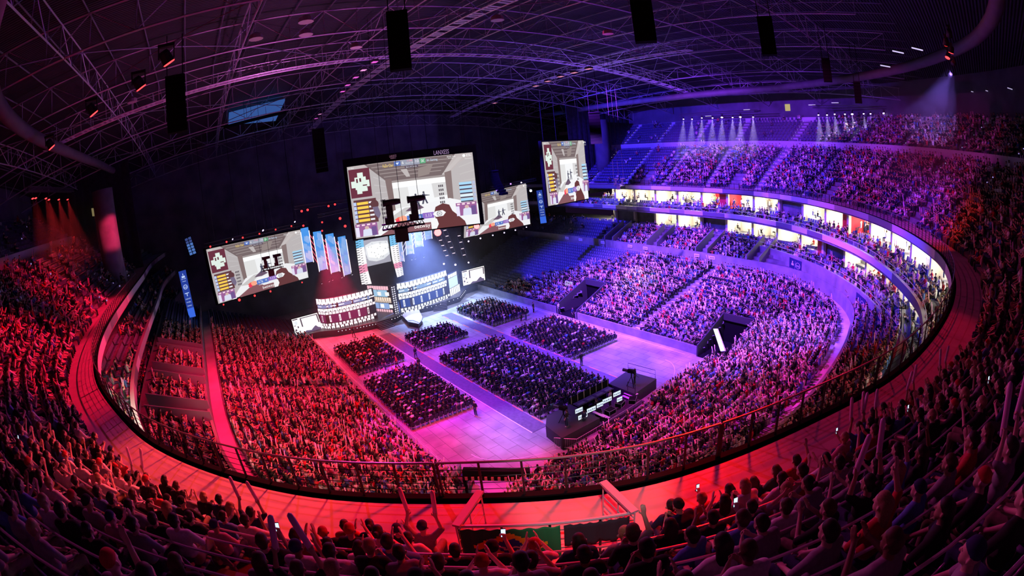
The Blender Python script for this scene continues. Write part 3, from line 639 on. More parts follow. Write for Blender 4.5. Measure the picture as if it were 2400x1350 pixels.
        p.disc(u0 + du * 0.52, v0 + dv * 0.34, du * 0.1, dv * 0.13, (0.70, 0.48, 0.45), g); r(u0 + du * 0.72, v0 + dv * 0.3, u0 + du * 0.95, v1, (0.18, 0.10, 0.30), g); r(u0, v0 + dv * 0.25, u0 + du * 0.16, v1, (0.85, 0.80, 1.0), g)
    # score line
    t('FaZe Clan', 0.285, 0.035, 0.365, 0.075, (1.0, 0.72, 0.15), g); r(0.375, 0.012, 0.425, 0.075, (0.10, 0.18, 0.55), g); q(((0.385, 0.03), (0.415, 0.03), (0.40, 0.062)), (0.75, 0.85, 1), g)
    r(0.427, 0.005, 0.575, 0.085, (0.34, 0.36, 0.46), g); t('6', 0.437, 0.02, 0.45, 0.06, (1, 1, 1), g); t('1:00', 0.48, 0.01, 0.52, 0.035, (1, 0.35, 0.42), g); t('Round 17/30', 0.467, 0.045, 0.533, 0.06, (1, 1, 1), g); t('10', 0.545, 0.02, 0.568, 0.06, (1, 1, 1), g)
    r(0.455, 0.09, 0.56, 0.12, (0.10, 0.07, 0.12), g); t('Best of 5 Series', 0.465, 0.097, 0.55, 0.114, (1, 1, 1), g)
    r(0.577, 0.012, 0.622, 0.08, (0.12, 0.42, 0.22), g); t('SK', 0.586, 0.025, 0.613, 0.065, (1, 1, 1), g); t('SK Gaming', 0.63, 0.03, 0.715, 0.07, (0.62, 0.78, 1.0), g)
    t('GRAND FINAL', 0.79, 0.02, 0.86, 0.04, (1, 1, 1), g); t('COLOGNE', 0.80, 0.045, 0.84, 0.06, (1, 1, 1), g); p.disc(0.925, 0.035, 0.012, 0.021, (1, 1, 1), g); t('ESL', 0.945, 0.018, 0.985, 0.05, (1, 1, 1), g); t('Germany', 0.93, 0.07, 0.985, 0.088, (1, 1, 1), g)
    # odds line
    q(((0.33, 0.80), (0.355, 0.775), (0.40, 0.77), (0.425, 0.80), (0.40, 0.84), (0.345, 0.85)), (0.95, 0.14, 0.10), g); p.disc(0.395, 0.805, 0.032, 0.045, (1.0, 0.42, 0.28), g); q(((0.33, 0.84), (0.355, 0.79), (0.375, 0.85), (0.35, 0.87)), (0.9, 0.05, 0.12), g)
    r(0.425, 0.77, 0.55, 0.85, (0.10, 0.20, 0.62), g); t('4.76', 0.44, 0.785, 0.49, 0.835, (0.85, 0.92, 1), g); t('vs', 0.515, 0.79, 0.535, 0.82, (1, 1, 1), g); r(0.55, 0.76, 0.64, 0.84, (0.30, 0.16, 0.58), g); t('1.13', 0.575, 0.775, 0.62, 0.82, (0.95, 0.85, 1), g)
    q(((0.63, 0.79), (0.655, 0.755), (0.71, 0.75), (0.735, 0.785), (0.71, 0.83), (0.655, 0.835)), (0.97, 0.97, 1), g); p.disc(0.683, 0.793, 0.022, 0.034, (0.12, 0.12, 0.16), g); p.disc(0.683, 0.793, 0.018, 0.028, (0.97, 0.97, 1), g); t('SK', 0.67, 0.775, 0.697, 0.81, (0.1, 0.1, 0.12), g)
    r(0.44, 0.735, 0.56, 0.757, (1, 1, 1), g); r(0.44, 0.86, 0.62, 0.868, (0.8, 0.85, 1), g)
    t('betway', 0.475, 0.905, 0.60, 0.975, (1, 1, 1), 1.1 * g)

def screen(name, corners, label, g=1.0, d=0.6, cables=True):
    p = Panel(*corners); t = thing(name, label, 'screen', (0, 0, 0)); p.casing(d).build('casing', black, t); game_picture(p, True, g); p.done(t)
    if cables:
        for u in (0.05, 0.35, 0.65, 0.95):
            q = p.pt(u, -0.02, -0.2); m = MB(); m.tube([q, (q.x, q.y, zroof(q.x, q.y))], 0.04, 4); m.build('cable', black, t)
    return t, p
tA, pA = screen('led_screen', (P(813, 392, x=70), P(1107, 357, x=62.8), P(1125, 523, x=62.8), P(835, 560, x=70)), 'largest hanging LED screen in the centre showing a shooter game', 1.0)
m = MB(); m.add([tuple(pA.pt(u, v, o)) for o in (-0.1, -1.6) for u, v in ((-0.03, -0.11), (1.035, -0.11), (1.035, 1.02), (-0.03, 1.02))], [(0, 3, 2, 1), (4, 5, 6, 7), (0, 1, 5, 4), (1, 2, 6, 5), (2, 3, 7, 6), (3, 0, 4, 7)]); m.build('backing', black, tA)
q = Panel(pA.pt(0.695, -0.075), pA.pt(0.815, -0.075), pA.pt(0.815, -0.015), pA.pt(0.695, -0.015)); q.text('LANXESS', 0, 0, 1, 1, (0.34, 0.22, 0.42), 1.0); lab(q.done(tA, 'lettering'), 'dim violet LANXESS lettering above the screen')
q = Panel(pA.pt(0.345, -0.085), pA.pt(0.40, -0.085), pA.pt(0.40, -0.03), pA.pt(0.345, -0.03)); q.text('LANXESS', 0, 0, 1, 0.6, (0.22, 0.10, 0.16), 1.0); q.text('ARENA', 0.1, 0.65, 0.9, 1, (0.22, 0.10, 0.16), 1.0); lab(q.done(tA, 'lettering'), 'small dim LANXESS ARENA lettering above the screen')
screen('led_screen', (P(483, 585, x=80), P(705, 538, x=84), P(722, 650, x=84), P(512, 712, x=80)), 'wide LED screen hanging left of the stage with a red lamp row around it', 0.95)
screen('led_screen', (P(1090, 463, x=80), P(1232, 430, x=80), P(1242, 525, x=80), P(1087, 558, x=80)), 'LED screen hanging right of the stage partly behind the largest screen', 0.95)
screen('led_screen', (P(1270, 333, x=63.4), P(1367, 329, x=65.1), P(1378, 465, x=65.1), P(1285, 483, x=63.4)), 'tall narrow LED screen beside the right stand with a squeezed game picture', 1.0)

# ------------------------------------------------------------------ stage
stm = mat('stage_black', (0.035, 0.035, 0.045), 0.5); stp = mat('stage_top', (0.12, 0.12, 0.14), 0.4)
FRONT = [(80.0, 19.8), (79.0, 15), (77.4, 12.6), (76.2, 9), (75.6, 6), (75.8, 2.4), (77.6, -0.4), (76.4, -5), (77.0, -10.6), (80.6, -14), (81.4, -19.4)]
t = thing('stage', 'dark curved stage platform dotted with small white lamps', 'stage')
m = MB(); m.prism(FRONT + [(90, -19.4), (90, 19.8)], 0, 1.0); m.build('deck', stp, t)
m = MB()
for i in range(len(FRONT) - 1):
    a, b = Vector((*FRONT[i], 0.5)), Vector((*FRONT[i + 1], 0.5)); n = Vector((-(b - a).y, (b - a).x, 0)).normalized(); n = -n if n.x > 0 else n
    m.quad(a + n * 0.06 - Vector((0, 0, 0.49)), b + n * 0.06 - Vector((0, 0, 0.49)), b + n * 0.06 + Vector((0, 0, 0.52)), a + n * 0.06 + Vector((0, 0, 0.52)))
m.build('skirt', stm, t)
for i in range(2, len(FRONT) - 2):
    a, b = Vector((*FRONT[i], 0.75)), Vector((*FRONT[i + 1], 0.75)); n = Vector((-(b - a).y, (b - a).x, 0)).normalized(); n = -n if n.x > 0 else n
    for k in range(6): m = MB(); m.box(a.lerp(b, (k + 0.5) / 6) + n * 0.1, (0.1, 0.1, 0.1)); m.build('lamp', glow((0.9, 0.88, 1.0), 1.4), t)
def stairs(x, y, rz, wd, n, rise, run, label, edge=white):
    t = thing('stairs', label, 'stairs', (x, y, 0), rz, 'stairs up to the stage'); m = MB()
    for k in range(n): m.box((run * (k + 0.5), 0, rise * (k + 1) / 2), (run, wd, rise * (k + 1)))
    m.build('steps', stm, t); m = MB()
    for k in range(n): m.box((run * k + 0.03, 0, rise * (k + 1)), (0.07, wd, 0.03))
    m.build('nosing', edge, t)
stairs(74.0, 4.8, 0.1, 2.6, 6, 0.165, 0.33, 'broad stairs up to the stage, left of the white plinth', mat('nosing', (0.4, 0.35, 0.42), 0.5))
stairs(75.2, -5.6, -0.5, 2.4, 6, 0.165, 0.38, 'broad stairs up to the stage, right of the white plinth', mat('nosing'))
# faceted white plinth in front of the stage
top = [P(*c, z=0.85) for c in ((942, 739), (956, 726), (982, 726), (990, 744), (989, 750), (981, 759), (957, 754))]; cen = P(966, 741, z=1.15)
t = thing('trophy_plinth', 'white faceted low plinth standing on the floor before the stage', 'plinth'); m = MB(); n = len(top)
m.add([tuple(p) for p in top] + [tuple(cen)], [(i, (i + 1) % n, n) for i in range(n)]); m.build('top', mat('plinth_white', (0.85, 0.86, 0.9), 0.35), t)
m = MB(); bot = [Vector((cen.x, cen.y, 0)) + (p - cen) * 0.86 for p in top]; m.add([tuple(p) for p in top] + [(p.x, p.y, 0.0) for p in bot], [(i, n + i, n + (i + 1) % n, (i + 1) % n) for i in range(n)]); m.build('base', stm, t)
m = MB(); m.tube([top[3], top[4]], 0.05, 4); m.tube([top[4], P(978, 752, z=0.9)], 0.05, 4); m.tube([P(957, 752, z=0.9), P(968, 751, z=0.95), P(981, 756, z=0.9)], 0.05, 4); m.build('edge', stm, t)

# LED fronts of the two team booths
def facade(t, poly, z0, z1, rows, name, tint, ext=0.0):
    pl = [Vector((*p, 0)) for p in poly]; L = [0.0]
    for i in range(len(pl) - 1): L.append(L[-1] + (pl[i + 1] - pl[i]).length)
    def at(s):
        s = min(max(s, 0), L[-1] - 1e-6); i = max(j for j in range(len(L) - 1) if L[j] <= s); return pl[i].lerp(pl[i + 1], (s - L[i]) / (L[i + 1] - L[i]))
    def nrm_(s): d = (at(s + 0.05) - at(s - 0.05)).normalized(); n = Vector((d.y, -d.x, 0)); return n if n.dot(Vector((EYE.x, EYE.y, 0)) - at(s)) > 0 else -n
    m = MB(); N = 14
    f = [at(L[-1] * i / N) for i in range(N + 1)]; bk = [p - nrm_(L[-1] * i / N) * 0.5 for i, p in enumerate(f)]
    up = Vector((0, 0, 1)); strip(m, [p + up * z0 for p in f], [p + up * z1 for p in f]); strip(m, [p + up * z1 for p in f], [p + up * z1 for p in bk]); strip(m, [p + up * z1 for p in bk], [p + up * z0 for p in bk])
    pn = m.build('panel', stm, t); mats = []; m = MB()
    for v0, v1, col, st, wd, gap, shp in rows:
        g = glow(tuple(min(1, c * k) for c, k in zip(col, tint)), st)
        if g not in mats: mats.append(g)
        m.cur = mats.index(g); s = gap / 2
        while s + wd <= L[-1] + 1e-3:
            za, zb_ = z1 + (z0 - z1) * v0, z1 + (z0 - z1) * v1; sub = max(1, int(wd / 1.2)); st_ = []
            for k in range(sub + 1): u = s + wd * k / sub; st_.append(at(u) + nrm_(u) * 0.05)
            strip(m, [p + up * za for p in st_], [p + up * zb_ for p in st_])
            if shp:
                g2 = glow((0.02, 0.02, 0.04), 1.0)
                if g2 not in mats: mats.append(g2)
                mc = m.cur; m.cur = mats.index(g2); u = s + wd / 2; a = at(u) + nrm_(u) * 0.07; d = (at(u + 0.05) - at(u)).normalized(); h = zb_ - za
                m.add([tuple(a + up * (zb_ - h * 0.05) - d * wd * 0.22), tuple(a + up * (zb_ - h * 0.05) + d * wd * 0.22), tuple(a + up * (za + h * 0.55))], [(0, 1, 2)]); m.cur = mc
            s += wd + gap
    m.build(name, mats, pn)
Wt, Pk, Bl, Dk = (1, 0.97, 0.98), (1.0, 0.55, 0.66), (0.35, 0.62, 1.0), (0.10, 0.02, 0.06)
def rows(dark, accent):
    return [(0.0, 0.10, Wt, 1.25, 0.62, 0.12, 0), (0.10, 0.19, Wt, 1.2, 0.72, 0.02, 1), (0.20, 0.31, accent, 0.7, 3.0, 0.3, 0), (0.235, 0.27, Wt, 1.3, 1.0, 0.35, 0), (0.33, 0.43, Wt, 1.3, 0.72, 0.06, 1), (0.44, 0.52, Wt, 1.1, 0.5, 0.09, 0),
            (0.53, 0.80, dark, 0.8, 8.6, 0.4, 0), (0.56, 0.77, Wt, 1.3, 0.30, 1.35, 0), (0.60, 0.74, dark, 0.8, 0.14, 1.51, 0), (0.82, 0.90, Wt, 1.1, 0.42, 0.2, 0), (0.91, 0.99, Wt, 1.35, 0.55, 0.22, 1)]
bl = thing('team_booth', 'curved LED team booth on the left half of the stage, washed pink', 'booth', group='team booths on the stage')
facade(bl, [(80.6, 14.3), (79.0, 13.5), (78.1, 11.6), (77.7, 9), (77.6, 6.6), (77.9, 4.9)], 1.0, 6.1, rows((0.22, 0.02, 0.10), (0.30, 0.42, 0.80)), 'led_tiles', (1, 0.93, 0.97))
brt = thing('team_booth', 'curved LED team booth on the right half of the stage, washed blue', 'booth', group='team booths on the stage')
facade(brt, [(77.2, 0.9), (76.6, -1.2), (76.9, -4), (77.5, -7.2), (78.2, -9.4)], 0.7, 6.0, rows((0.05, 0.10, 0.42), (0.42, 0.65, 1.0)), 'led_tiles', (0.92, 0.97, 1))
facade(brt, [(78.6, -9.6), (79.4, -11.2), (80.4, -12.8)], 0.9, 4.9, [(0, 0.16, Wt, 1.2, 0.7, 0.06, 0), (0.18, 0.62, (0.75, 0.92, 1.0), 1.1, 3.0, 0.1, 0), (0.64, 1.0, Wt, 1.2, 0.5, 0.1, 0)], 'led_wing', (0.95, 0.99, 1))
cp = thing('led_pillar', 'slanted LED panel between the two team booths', 'LED panel')
facade(cp, [(83.0, 4.2), (80.4, 2.9), (78.2, 1.7)], 0.9, 5.6, [(0, 0.14, Pk, 1.1, 0.5, 0.05, 0), (0.15, 0.40, (0.42, 0.72, 1.0), 0.9, 2.2, 0.1, 0), (0.22, 0.36, Wt, 1.1, 0.9, 0.9, 0), (0.42, 0.62, (1.0, 0.80, 0.66), 1.1, 0.42, 0.1, 1), (0.64, 0.86, (0.34, 0.52, 0.95), 0.9, 2.2, 0.1, 0), (0.68, 0.82, Wt, 1.2, 0.8, 1.2, 0), (0.88, 1.0, Pk, 1.1, 0.4, 0.12, 0)], 'led_tiles', (1, 1, 1))
# strips of small lit squares beside the booths
bk_ = MB(); bk_.box((77.5, 1.55, 3.3), (0.2, 0.9, 5.2)); t = thing('light_column', 'narrow column of small white lit squares beside the right team booth', 'light'); bk_.build('panel', stm, t)
for i in range(13):
    for j in range(2): m = MB(); m.box((77.3 - 0.03 * j, 1.35 + 0.4 * j, 1.0 + 0.38 * i), (0.06, 0.2, 0.2)); m.build('lamp', glow((0.85, 0.85, 1), 1.1), t)

# portal of the stage: two LED columns and the picture between them
def led_column(pts_px, X, label, flip):
    t = thing('led_column', label, 'LED column', group='LED columns of the stage portal'); m = MB(); mats = [glow((1, 0.97, 0.99), 1.15), glow((0.02, 0.02, 0.03), 1), glow((0.22, 0.62, 1.0), 1), glow((1.0, 0.35, 0.55), 1)]
    A = [P(a, c, x=X) for a, c, b, d in pts_px]; B = [P(b, d, x=X) for a, c, b, d in pts_px]; n = 22
    def at(L, u): s = u * (len(L) - 1); i = min(int(s), len(L) - 2); return L[i].lerp(L[i + 1], s - i)
    bk = MB(); 
    for i in range(n):
        a, b, c, d = at(A, i / n), at(B, i / n), at(B, (i + 1) / n), at(A, (i + 1) / n)
        bk.add([tuple(v + Vector((o, 0, 0))) for o in (0.05, 0.7) for v in (a, b, c, d)], [(3, 2, 1, 0), (4, 5, 6, 7), (0, 1, 5, 4), (1, 2, 6, 5), (2, 3, 7, 6), (3, 0, 4, 7)])
        m.cur = 2 if i < 7 and i % 7 > 1 and not flip else 2 if flip and i < 5 else 3 if i in (14, 15, 16) else 0
        e = 0.02
        l1, r1, r2, l2 = a, b, b.lerp(c, 0.72), a.lerp(d, 0.72)
        m.add([tuple(v - Vector((e, 0, 0))) for v in (l1, r1, c, d)], [(0, 1, 2, 3)]); m.cur = 1; e = 0.05
        w0, w1 = (0.0, 0.34) if not flip else (0.62, 0.92)
        m.add([tuple(v - Vector((e, 0, 0))) for v in (l2.lerp(r2, w0), l2.lerp(r2, w1), d.lerp(c, w1), d.lerp(c, w0))], [(0, 1, 2, 3)])
        u0, u1 = (0.42, 0.66) if not flip else (0.22, 0.42); k0, k1 = a.lerp(d, 0.3), b.lerp(c, 0.3); k2, k3 = b.lerp(c, 0.5), a.lerp(d, 0.5)
        m.add([tuple(v - Vector((e, 0, 0))) for v in (k0.lerp(k1, u0), k0.lerp(k1, u1), k3.lerp(k2, u1), k3.lerp(k2, u0))], [(0, 1, 2, 3)])
    bk.build('casing', black, t); m.build('led_tiles', mats, t)
led_column(((831, 540, 850, 536), (834, 575, 852, 570), (838, 605, 857, 600), (843, 640, 862, 632), (848, 668, 871, 665)), 83, 'white notched LED column on the left of the stage portal', False)
led_column(((912, 553, 931, 549), (915, 580, 935, 574), (919, 607, 939, 600), (925, 628, 943, 624), (931, 650, 946, 645)), 83, 'white notched LED column on the right of the stage portal', True)
pp = Panel(P(851, 564, x=84), P(912, 553, x=84), P(918, 612, x=84), P(860, 625, x=84)); t = thing('led_screen', 'small square LED screen with a bright cloudy picture in the stage portal', 'screen'); pp.casing(0.4).build('casing', black, t)
pp.rect(0, 0, 1, 1, (0.50, 0.49, 0.60), 0.9); rr = random.Random(3)
pp.poly([(0.04, 0.2), (0.3, 0.1), (0.6, 0.12), (0.9, 0.16), (0.97, 0.4), (0.95, 0.7), (0.7, 0.85), (0.4, 0.88), (0.1, 0.78), (0.02, 0.5)], (0.90, 0.92, 0.98), 1.0); pp.poly([(0.08, 0.27), (0.5, 0.2), (0.9, 0.28), (0.9, 0.62), (0.5, 0.78), (0.12, 0.66)], (1, 1, 1), 1.2)
for i in range(26): a, b = rr.random() * 0.9 + 0.03, rr.random() * 0.65 + 0.12; pp.poly([(a, b), (a + 0.03, b + 0.01), (a + 0.02, b + 0.05), (a - 0.02, b + 0.03)], (0.66, 0.68, 0.72), 1.0)
pp.done(t)
# blue banners of light with tubes at their edges
BAN = [((704, 536), (722, 532), (734, 613), (717, 616)), ((733, 544), (752, 541), (767, 630), (749, 635)), ((762, 550), (781, 546), (796, 635), (777, 640)), ((791, 556), (809, 552), (823, 641), (807, 646)),
       ((932, 560), (940, 558), (947, 612), (938, 613)), ((950, 547), (963, 544), (969, 594), (953, 597)), ((971, 542), (987, 540), (991, 577), (975, 579)), ((994, 538), (1010, 536), (1012, 559), (997, 562))]
for i, c in enumerate(BAN):
    left = i < 4; X = 81.5 + 0.4 * (i if left else 7 - i); p = Panel(*[P(*q, x=X) for q in c]); rr = random.Random(i)
    nm = f'{ordn(i % 4 + 1)} hanging blue light banner from the left, {"left" if left else "right"} of the stage portal'
    t = thing('light_banner', nm, 'banner', group='blue light banners beside the stage portal'); p.casing(0.25, 0.01).build('casing', black, t)
    b0 = (0.08, 0.34, 0.90) if left else (0.20, 0.45, 0.95); b1 = (0.50, 0.46, 0.92)
    for k in range(6):
        f = max(0, (k - 2.5 + 0.7 * (i % 4)) / 4); f = min(1, f) if left else 0.4
        p.rect(0, k / 6, 1, (k + 1) / 6, tuple(x + (y - x) * f for x, y in zip(b0, b1)), 0.95)
    for k in range(9):
        v = rr.random() * 0.9; u = rr.random() * 0.6; f = 0.25 + 0.3 * rr.random(); p.poly([(u, v), (min(1, u + 0.5), v + 0.05), (min(1, u + 0.35), min(1, v + 0.22)), (max(0, u - 0.1), min(1, v + 0.12))], tuple(x + (1 - x) * f * 0.5 for x in (b0 if v < 0.55 else b1)), 0.95)
    p.done(t)
    for u in (-0.04, 1.04): m = MB(); m.tube([p.pt(u, 0.10, 0.05), p.pt(u, 1.02, 0.05)], 0.07, 6); m.build('light_tube', glow((1.0, 0.88, 0.94) if left else (0.86, 0.84, 1.0), 1.3), t)
    if i not in (3, 7):
        q = Panel(*[P(*q_, x=X) for q_ in BAN[i + 1]])
        for k in range(5):
            v = 0.22 + 0.15 * k if left else 0.2 + 0.22 * k
            if not left and k > 2: break
            a, b = p.pt(1.06, v, 0.05), q.pt(-0.08, v - 0.03, 0.05); m = MB(); m.tube([a, b], 0.05, 5); m.build('rung_light', glow((1.0, 0.12, 0.22) if left else (0.75, 0.65, 1.0), 1.2), t)
# small lit panels at the two ends of the stage
for i, (c, lb) in enumerate(((((683, 749), (743, 733), (757, 771), (693, 785)), 'low lit screen standing at the left end of the stage'), (((1082, 636), (1134, 623), (1137, 656), (1086, 670)), 'low lit screen standing at the right end of the stage'))):
    p = Panel(*[P(*q, x=80.5) for q in c]); t = thing('led_screen', lb, 'screen'); p.casing(0.4).build('casing', black, t); r = p.rect
    r(0, 0, 1, 1, (1.0, 0.98, 0.96), 1.25)
    for a in ((0.02, 0.03, 0.22, 0.10), (0.30, 0.05, 0.98, 0.10), (0.30, 0.05, 0.35, 0.6), (0.93, 0.05, 0.98, 0.55), (0.03, 0.42, 0.09, 0.47), (0.14, 0.50, 0.19, 0.62), (0.04, 0.66, 0.1, 0.78), (0.16, 0.8, 0.22, 0.86)): r(*a, (0.12, 0.08, 0.12), 1)
    p.disc(0.12, 0.28, 0.07, 0.13, (0.85, 0.9, 0.95), 1); p.poly([(0.3, 1), (0.42, 0.86), (0.6, 0.9), (0.74, 0.72), (0.8, 0.68), (0.86, 0.8), (0.95, 0.86), (0.95, 1)], (0.14, 0.10, 0.2), 1); p.done(t)
# tall banners with sponsor marks at the ends of the stands
for i, (c, X, lb) in enumerate(((((418, 637), (435, 632), (459, 741), (444, 746)), 80, 'tall narrow blue banner with white marks left of the left screen'), (((1257, 447), (1270, 445), (1281, 522), (1267, 524)), 80, 'tall narrow blue banner with white marks beside the tall right screen'))):
    p = Panel(*[P(*q, x=X) for q in c]); t = thing('tower_banner', lb, 'banner', group='tall blue sponsor banners'); p.casing(0.15, 0.01).build('backing', black, t)
    p.rect(0, 0, 1, 1, (0.025, 0.06, 0.40), 0.85); p.rect(0, 0.80, 1, 1, (0.05, 0.16, 0.85), 0.9); W_ = (0.55, 0.68, 1.0)
    p.poly([(0.5, 0.05), (0.56, 0.09), (0.5, 0.1), (0.44, 0.09)], W_); p.rect(0.28, 0.11, 0.72, 0.15, W_); p.text('ESL ONE', 0.2, 0.16, 0.8, 0.185, W_); p.rect(0.25, 0.22, 0.75, 0.228, W_)
    p.disc(0.5, 0.345, 0.3, 0.05, W_); p.disc(0.5, 0.345, 0.24, 0.038, (0.03, 0.07, 0.42)); p.text('intel', 0.30, 0.325, 0.72, 0.365, W_)
    p.rect(0.2, 0.47, 0.8, 0.485, W_); p.rect(0.45, 0.485, 0.55, 0.54, W_); p.text('PHENOM', 0.15, 0.585, 0.85, 0.61, W_); p.text('MOBIL', 0.18, 0.655, 0.82, 0.68, W_); p.text('betway', 0.2, 0.725, 0.8, 0.765, W_); p.done(t, 'face')
p = Panel(*[P(*q, x=86) for q in ((432, 560), (447, 553), (461, 594), (445, 600))]); t = thing('light_grid', 'small grid of dim blue squares above the left tall banner', 'light'); p.casing(0.2).build('casing', black, t)
for k in range(6):
    for j in range(2): p.rect(0.05 + 0.5 * j, 0.02 + 0.165 * k, 0.45 + 0.5 * j, 0.15 + 0.165 * k, (0.10, 0.22, 0.62) if k > 1 else (0.05, 0.08, 0.28), 0.8)
p.done(t, 'lamp_grid')

# ------------------------------------------------------------------ stage lamps
STG = [((707, 495), RG, 0.5, 'red'), ((721, 492), RG, 0.5, 'red'), ((770, 483), RG, 0.45, 'red'), ((785, 479), RG, 0.45, 'red'), ((797, 512), RG, 0.6, 'red'), ((809, 530), RG, 0.6, 'red'), ((755, 521), RG, 0.4, 'red'), ((755, 541), RG, 0.4, 'red'),
       ((493, 578), RG, 0.4, 'red'), ((531, 567), RG, 0.4, 'red'), ((544, 560), WHI, 0.35, 'white'), ((569, 557), RG, 0.4, 'red'), ((608, 548), RG, 0.35, 'red'), ((615, 539), WHI, 0.45, 'white'), ((646, 538), RG, 0.35, 'red'), ((683, 530), RG, 0.35, 'red'), ((690, 519), WHI, 0.35, 'white'), ((711, 529), RG, 0.45, 'red'),
       ((524, 714), RG, 0.35, 'red'), ((561, 703), RG, 0.6, 'red'), ((597, 693), RG, 0.45, 'red'), ((634, 683), RG, 0.4, 'red'), ((708, 662), RG, 0.3, 'red'),
       ((1098, 565), WHI, 0.4, 'white'), ((1126, 558), WHI, 0.4, 'white'), ((1155, 551), WHI, 0.35, 'white'), ((1182, 545), WHI, 0.35, 'white'), ((1208, 539), WHI, 0.35, 'white'), ((1234, 532), WHI, 0.3, 'white'),
       ((1165, 445), LAV, 0.6, 'violet'), ((1176, 441), WHI, 0.7, 'white'), ((1197, 431), LAV, 0.4, 'violet'), ((1222, 427), WHI, 0.4, 'white'), ((1244, 447), (0.7, 0.75, 1.0), 0.7, 'white'), ((1040, 618), WHI, 0.45, 'white'), ((1067, 620), WHI, 0.5, 'white'), ((1098, 615), WHI, 0.4, 'white')]
for i, ((px, py), c, sz, nm) in enumerate(STG):
    q = P(px, py, x=79.2); loc = 'over the left screen' if 8 <= i < 18 else 'under the left screen' if 18 <= i < 23 else 'under the right screen' if 23 <= i < 29 else 'near the right screen top' if i < 34 else 'over the right team booth' if i < 37 else 'on the rig left of the main screen'
    if i < 8: loc = 'on the rig left of the main screen'
    n_ = 1 + sum(1 for j in range(i) if STG[j][3] == nm and ((8 <= i < 18) == (8 <= j < 18)) and ((18 <= i < 23) == (18 <= j < 23)) and ((23 <= i < 29) == (23 <= j < 29)) and ((29 <= i < 34) == (29 <= j < 34)) and ((i >= 34) == (j >= 34)) and ((i < 8) == (j < 8)))
    lamp(q, EYE if c != WHI else (q.x - 18, q.y * 0.4, 6), c, 3.0 if c == RG else 4.0, sz * 0.8, f'{ordn(n_)} {nm} stage lamp from the left {loc}', 'stage lamps ' + loc)
for px, py, sz in ((1026, 545, 1.3), (1117, 530, 1.1)):
    q = P(px, py, x=75); lamp(q, EYE, (1.0, 0.10, 0.10), 7, sz, 'big red blinder lamp ' + ('under the main screen' if px < 1100 else 'before the lower corner of the right screen'), 'big red blinder lamps')
BEAM = [((754, 663), (770, 700)), ((771, 658), (790, 700)), ((779, 655), (797, 690)), ((801, 649), (812, 690)), ((825, 642), (836, 680)), ((965, 607), (969, 630)), ((973, 605), (980, 632)), ((993, 601), (1000, 630))]
for i, (a, b) in enumerate(BEAM):
    p, q = P(*a, x=82), P(*b, x=82); lamp(p, q, (0.9, 0.85, 1.0), 4, 0.3, f'{ordn(i + 1 if i < 5 else i - 4)} thin white beam lamp from the left over the {"left" if i < 5 else "right"} team booth', 'beam lamps over the team booths', power=3.5 * K, deg=7)
def ltruss(a, b, label, grp=None, s=0.5):
    t = thing('lighting_truss', label, 'truss', group=grp); a, b = Vector(a), Vector(b); d = (b - a).normalized(); sd = d.cross(Vector((0, 0, 1))).normalized() * s / 2; up = Vector((0, 0, s / 2)); m = MB()
    for i in (-1, 1):
        for j in (-1, 1): m.tube([a + sd * i + up * j, b + sd * i + up * j], 0.06, 4)
    m.build('chord', dsteel, t); m = MB(); n = max(3, int((b - a).length / (s * 1.2)))
    for k in range(n):
        p, q = a.lerp(b, k / n), a.lerp(b, (k + 1) / n)
        for i in (-1, 1): m.tube([p + sd * i - up, p.lerp(q, 0.5) + sd * i + up, q + sd * i - up], 0.03, 4)
    m.build('web', dsteel, t)
    for u in (0.1, 0.9): q = a.lerp(b, u); m = MB(); m.tube([q, (q.x, q.y, zroof(q.x, q.y))], 0.03, 4); m.build('cable', dsteel, t)
ltruss(P(690, 487, x=79.5), P(815, 470, x=79.5), 'dark lighting truss with red lamps left of the main screen'); ltruss(P(745, 506, x=79.5), P(828, 488, x=79.5), 'lower dark lighting truss with red lamps left of the main screen')
ltruss(P(1150, 440, x=79.5), P(1255, 420, x=79.5), 'dark lighting truss above the right screen'); ltruss(P(480, 575, x=79.5), P(720, 522, x=83), 'lighting truss along the top edge of the left screen'); ltruss(P(62, 443, y=52), P(170, 446, y=52), 'lighting truss with six red lamps over the left stand')
# dotted light ladders right of the portal
for i, (x0, y0, x1, y1, n) in enumerate(((1025, 545, 1050, 605, 5), (1040, 533, 1066, 600, 5), (1074, 545, 1090, 605, 4))):
    a, b = P(x0, y0, x=82), P(x1, y1, x=82); t = thing('light_ladder', f'{ordn(i + 1)} hanging ladder of small pale dashes from the left, right of the stage portal', 'light', group='dotted light ladders'); m = MB()
    for o in (-0.45, 0.45): m.tube([a + Vector((0, o, 0)), b + Vector((0, o, 0))], 0.07, 4)
    m.build('frame', dsteel, t)
    for k in range(n): m = MB(); m.box(a.lerp(b, (k + 0.5) / n), (0.12, 0.55, 0.1)); m.build('light_dash', glow((1.0, 0.75, 0.92), 1.4), t)
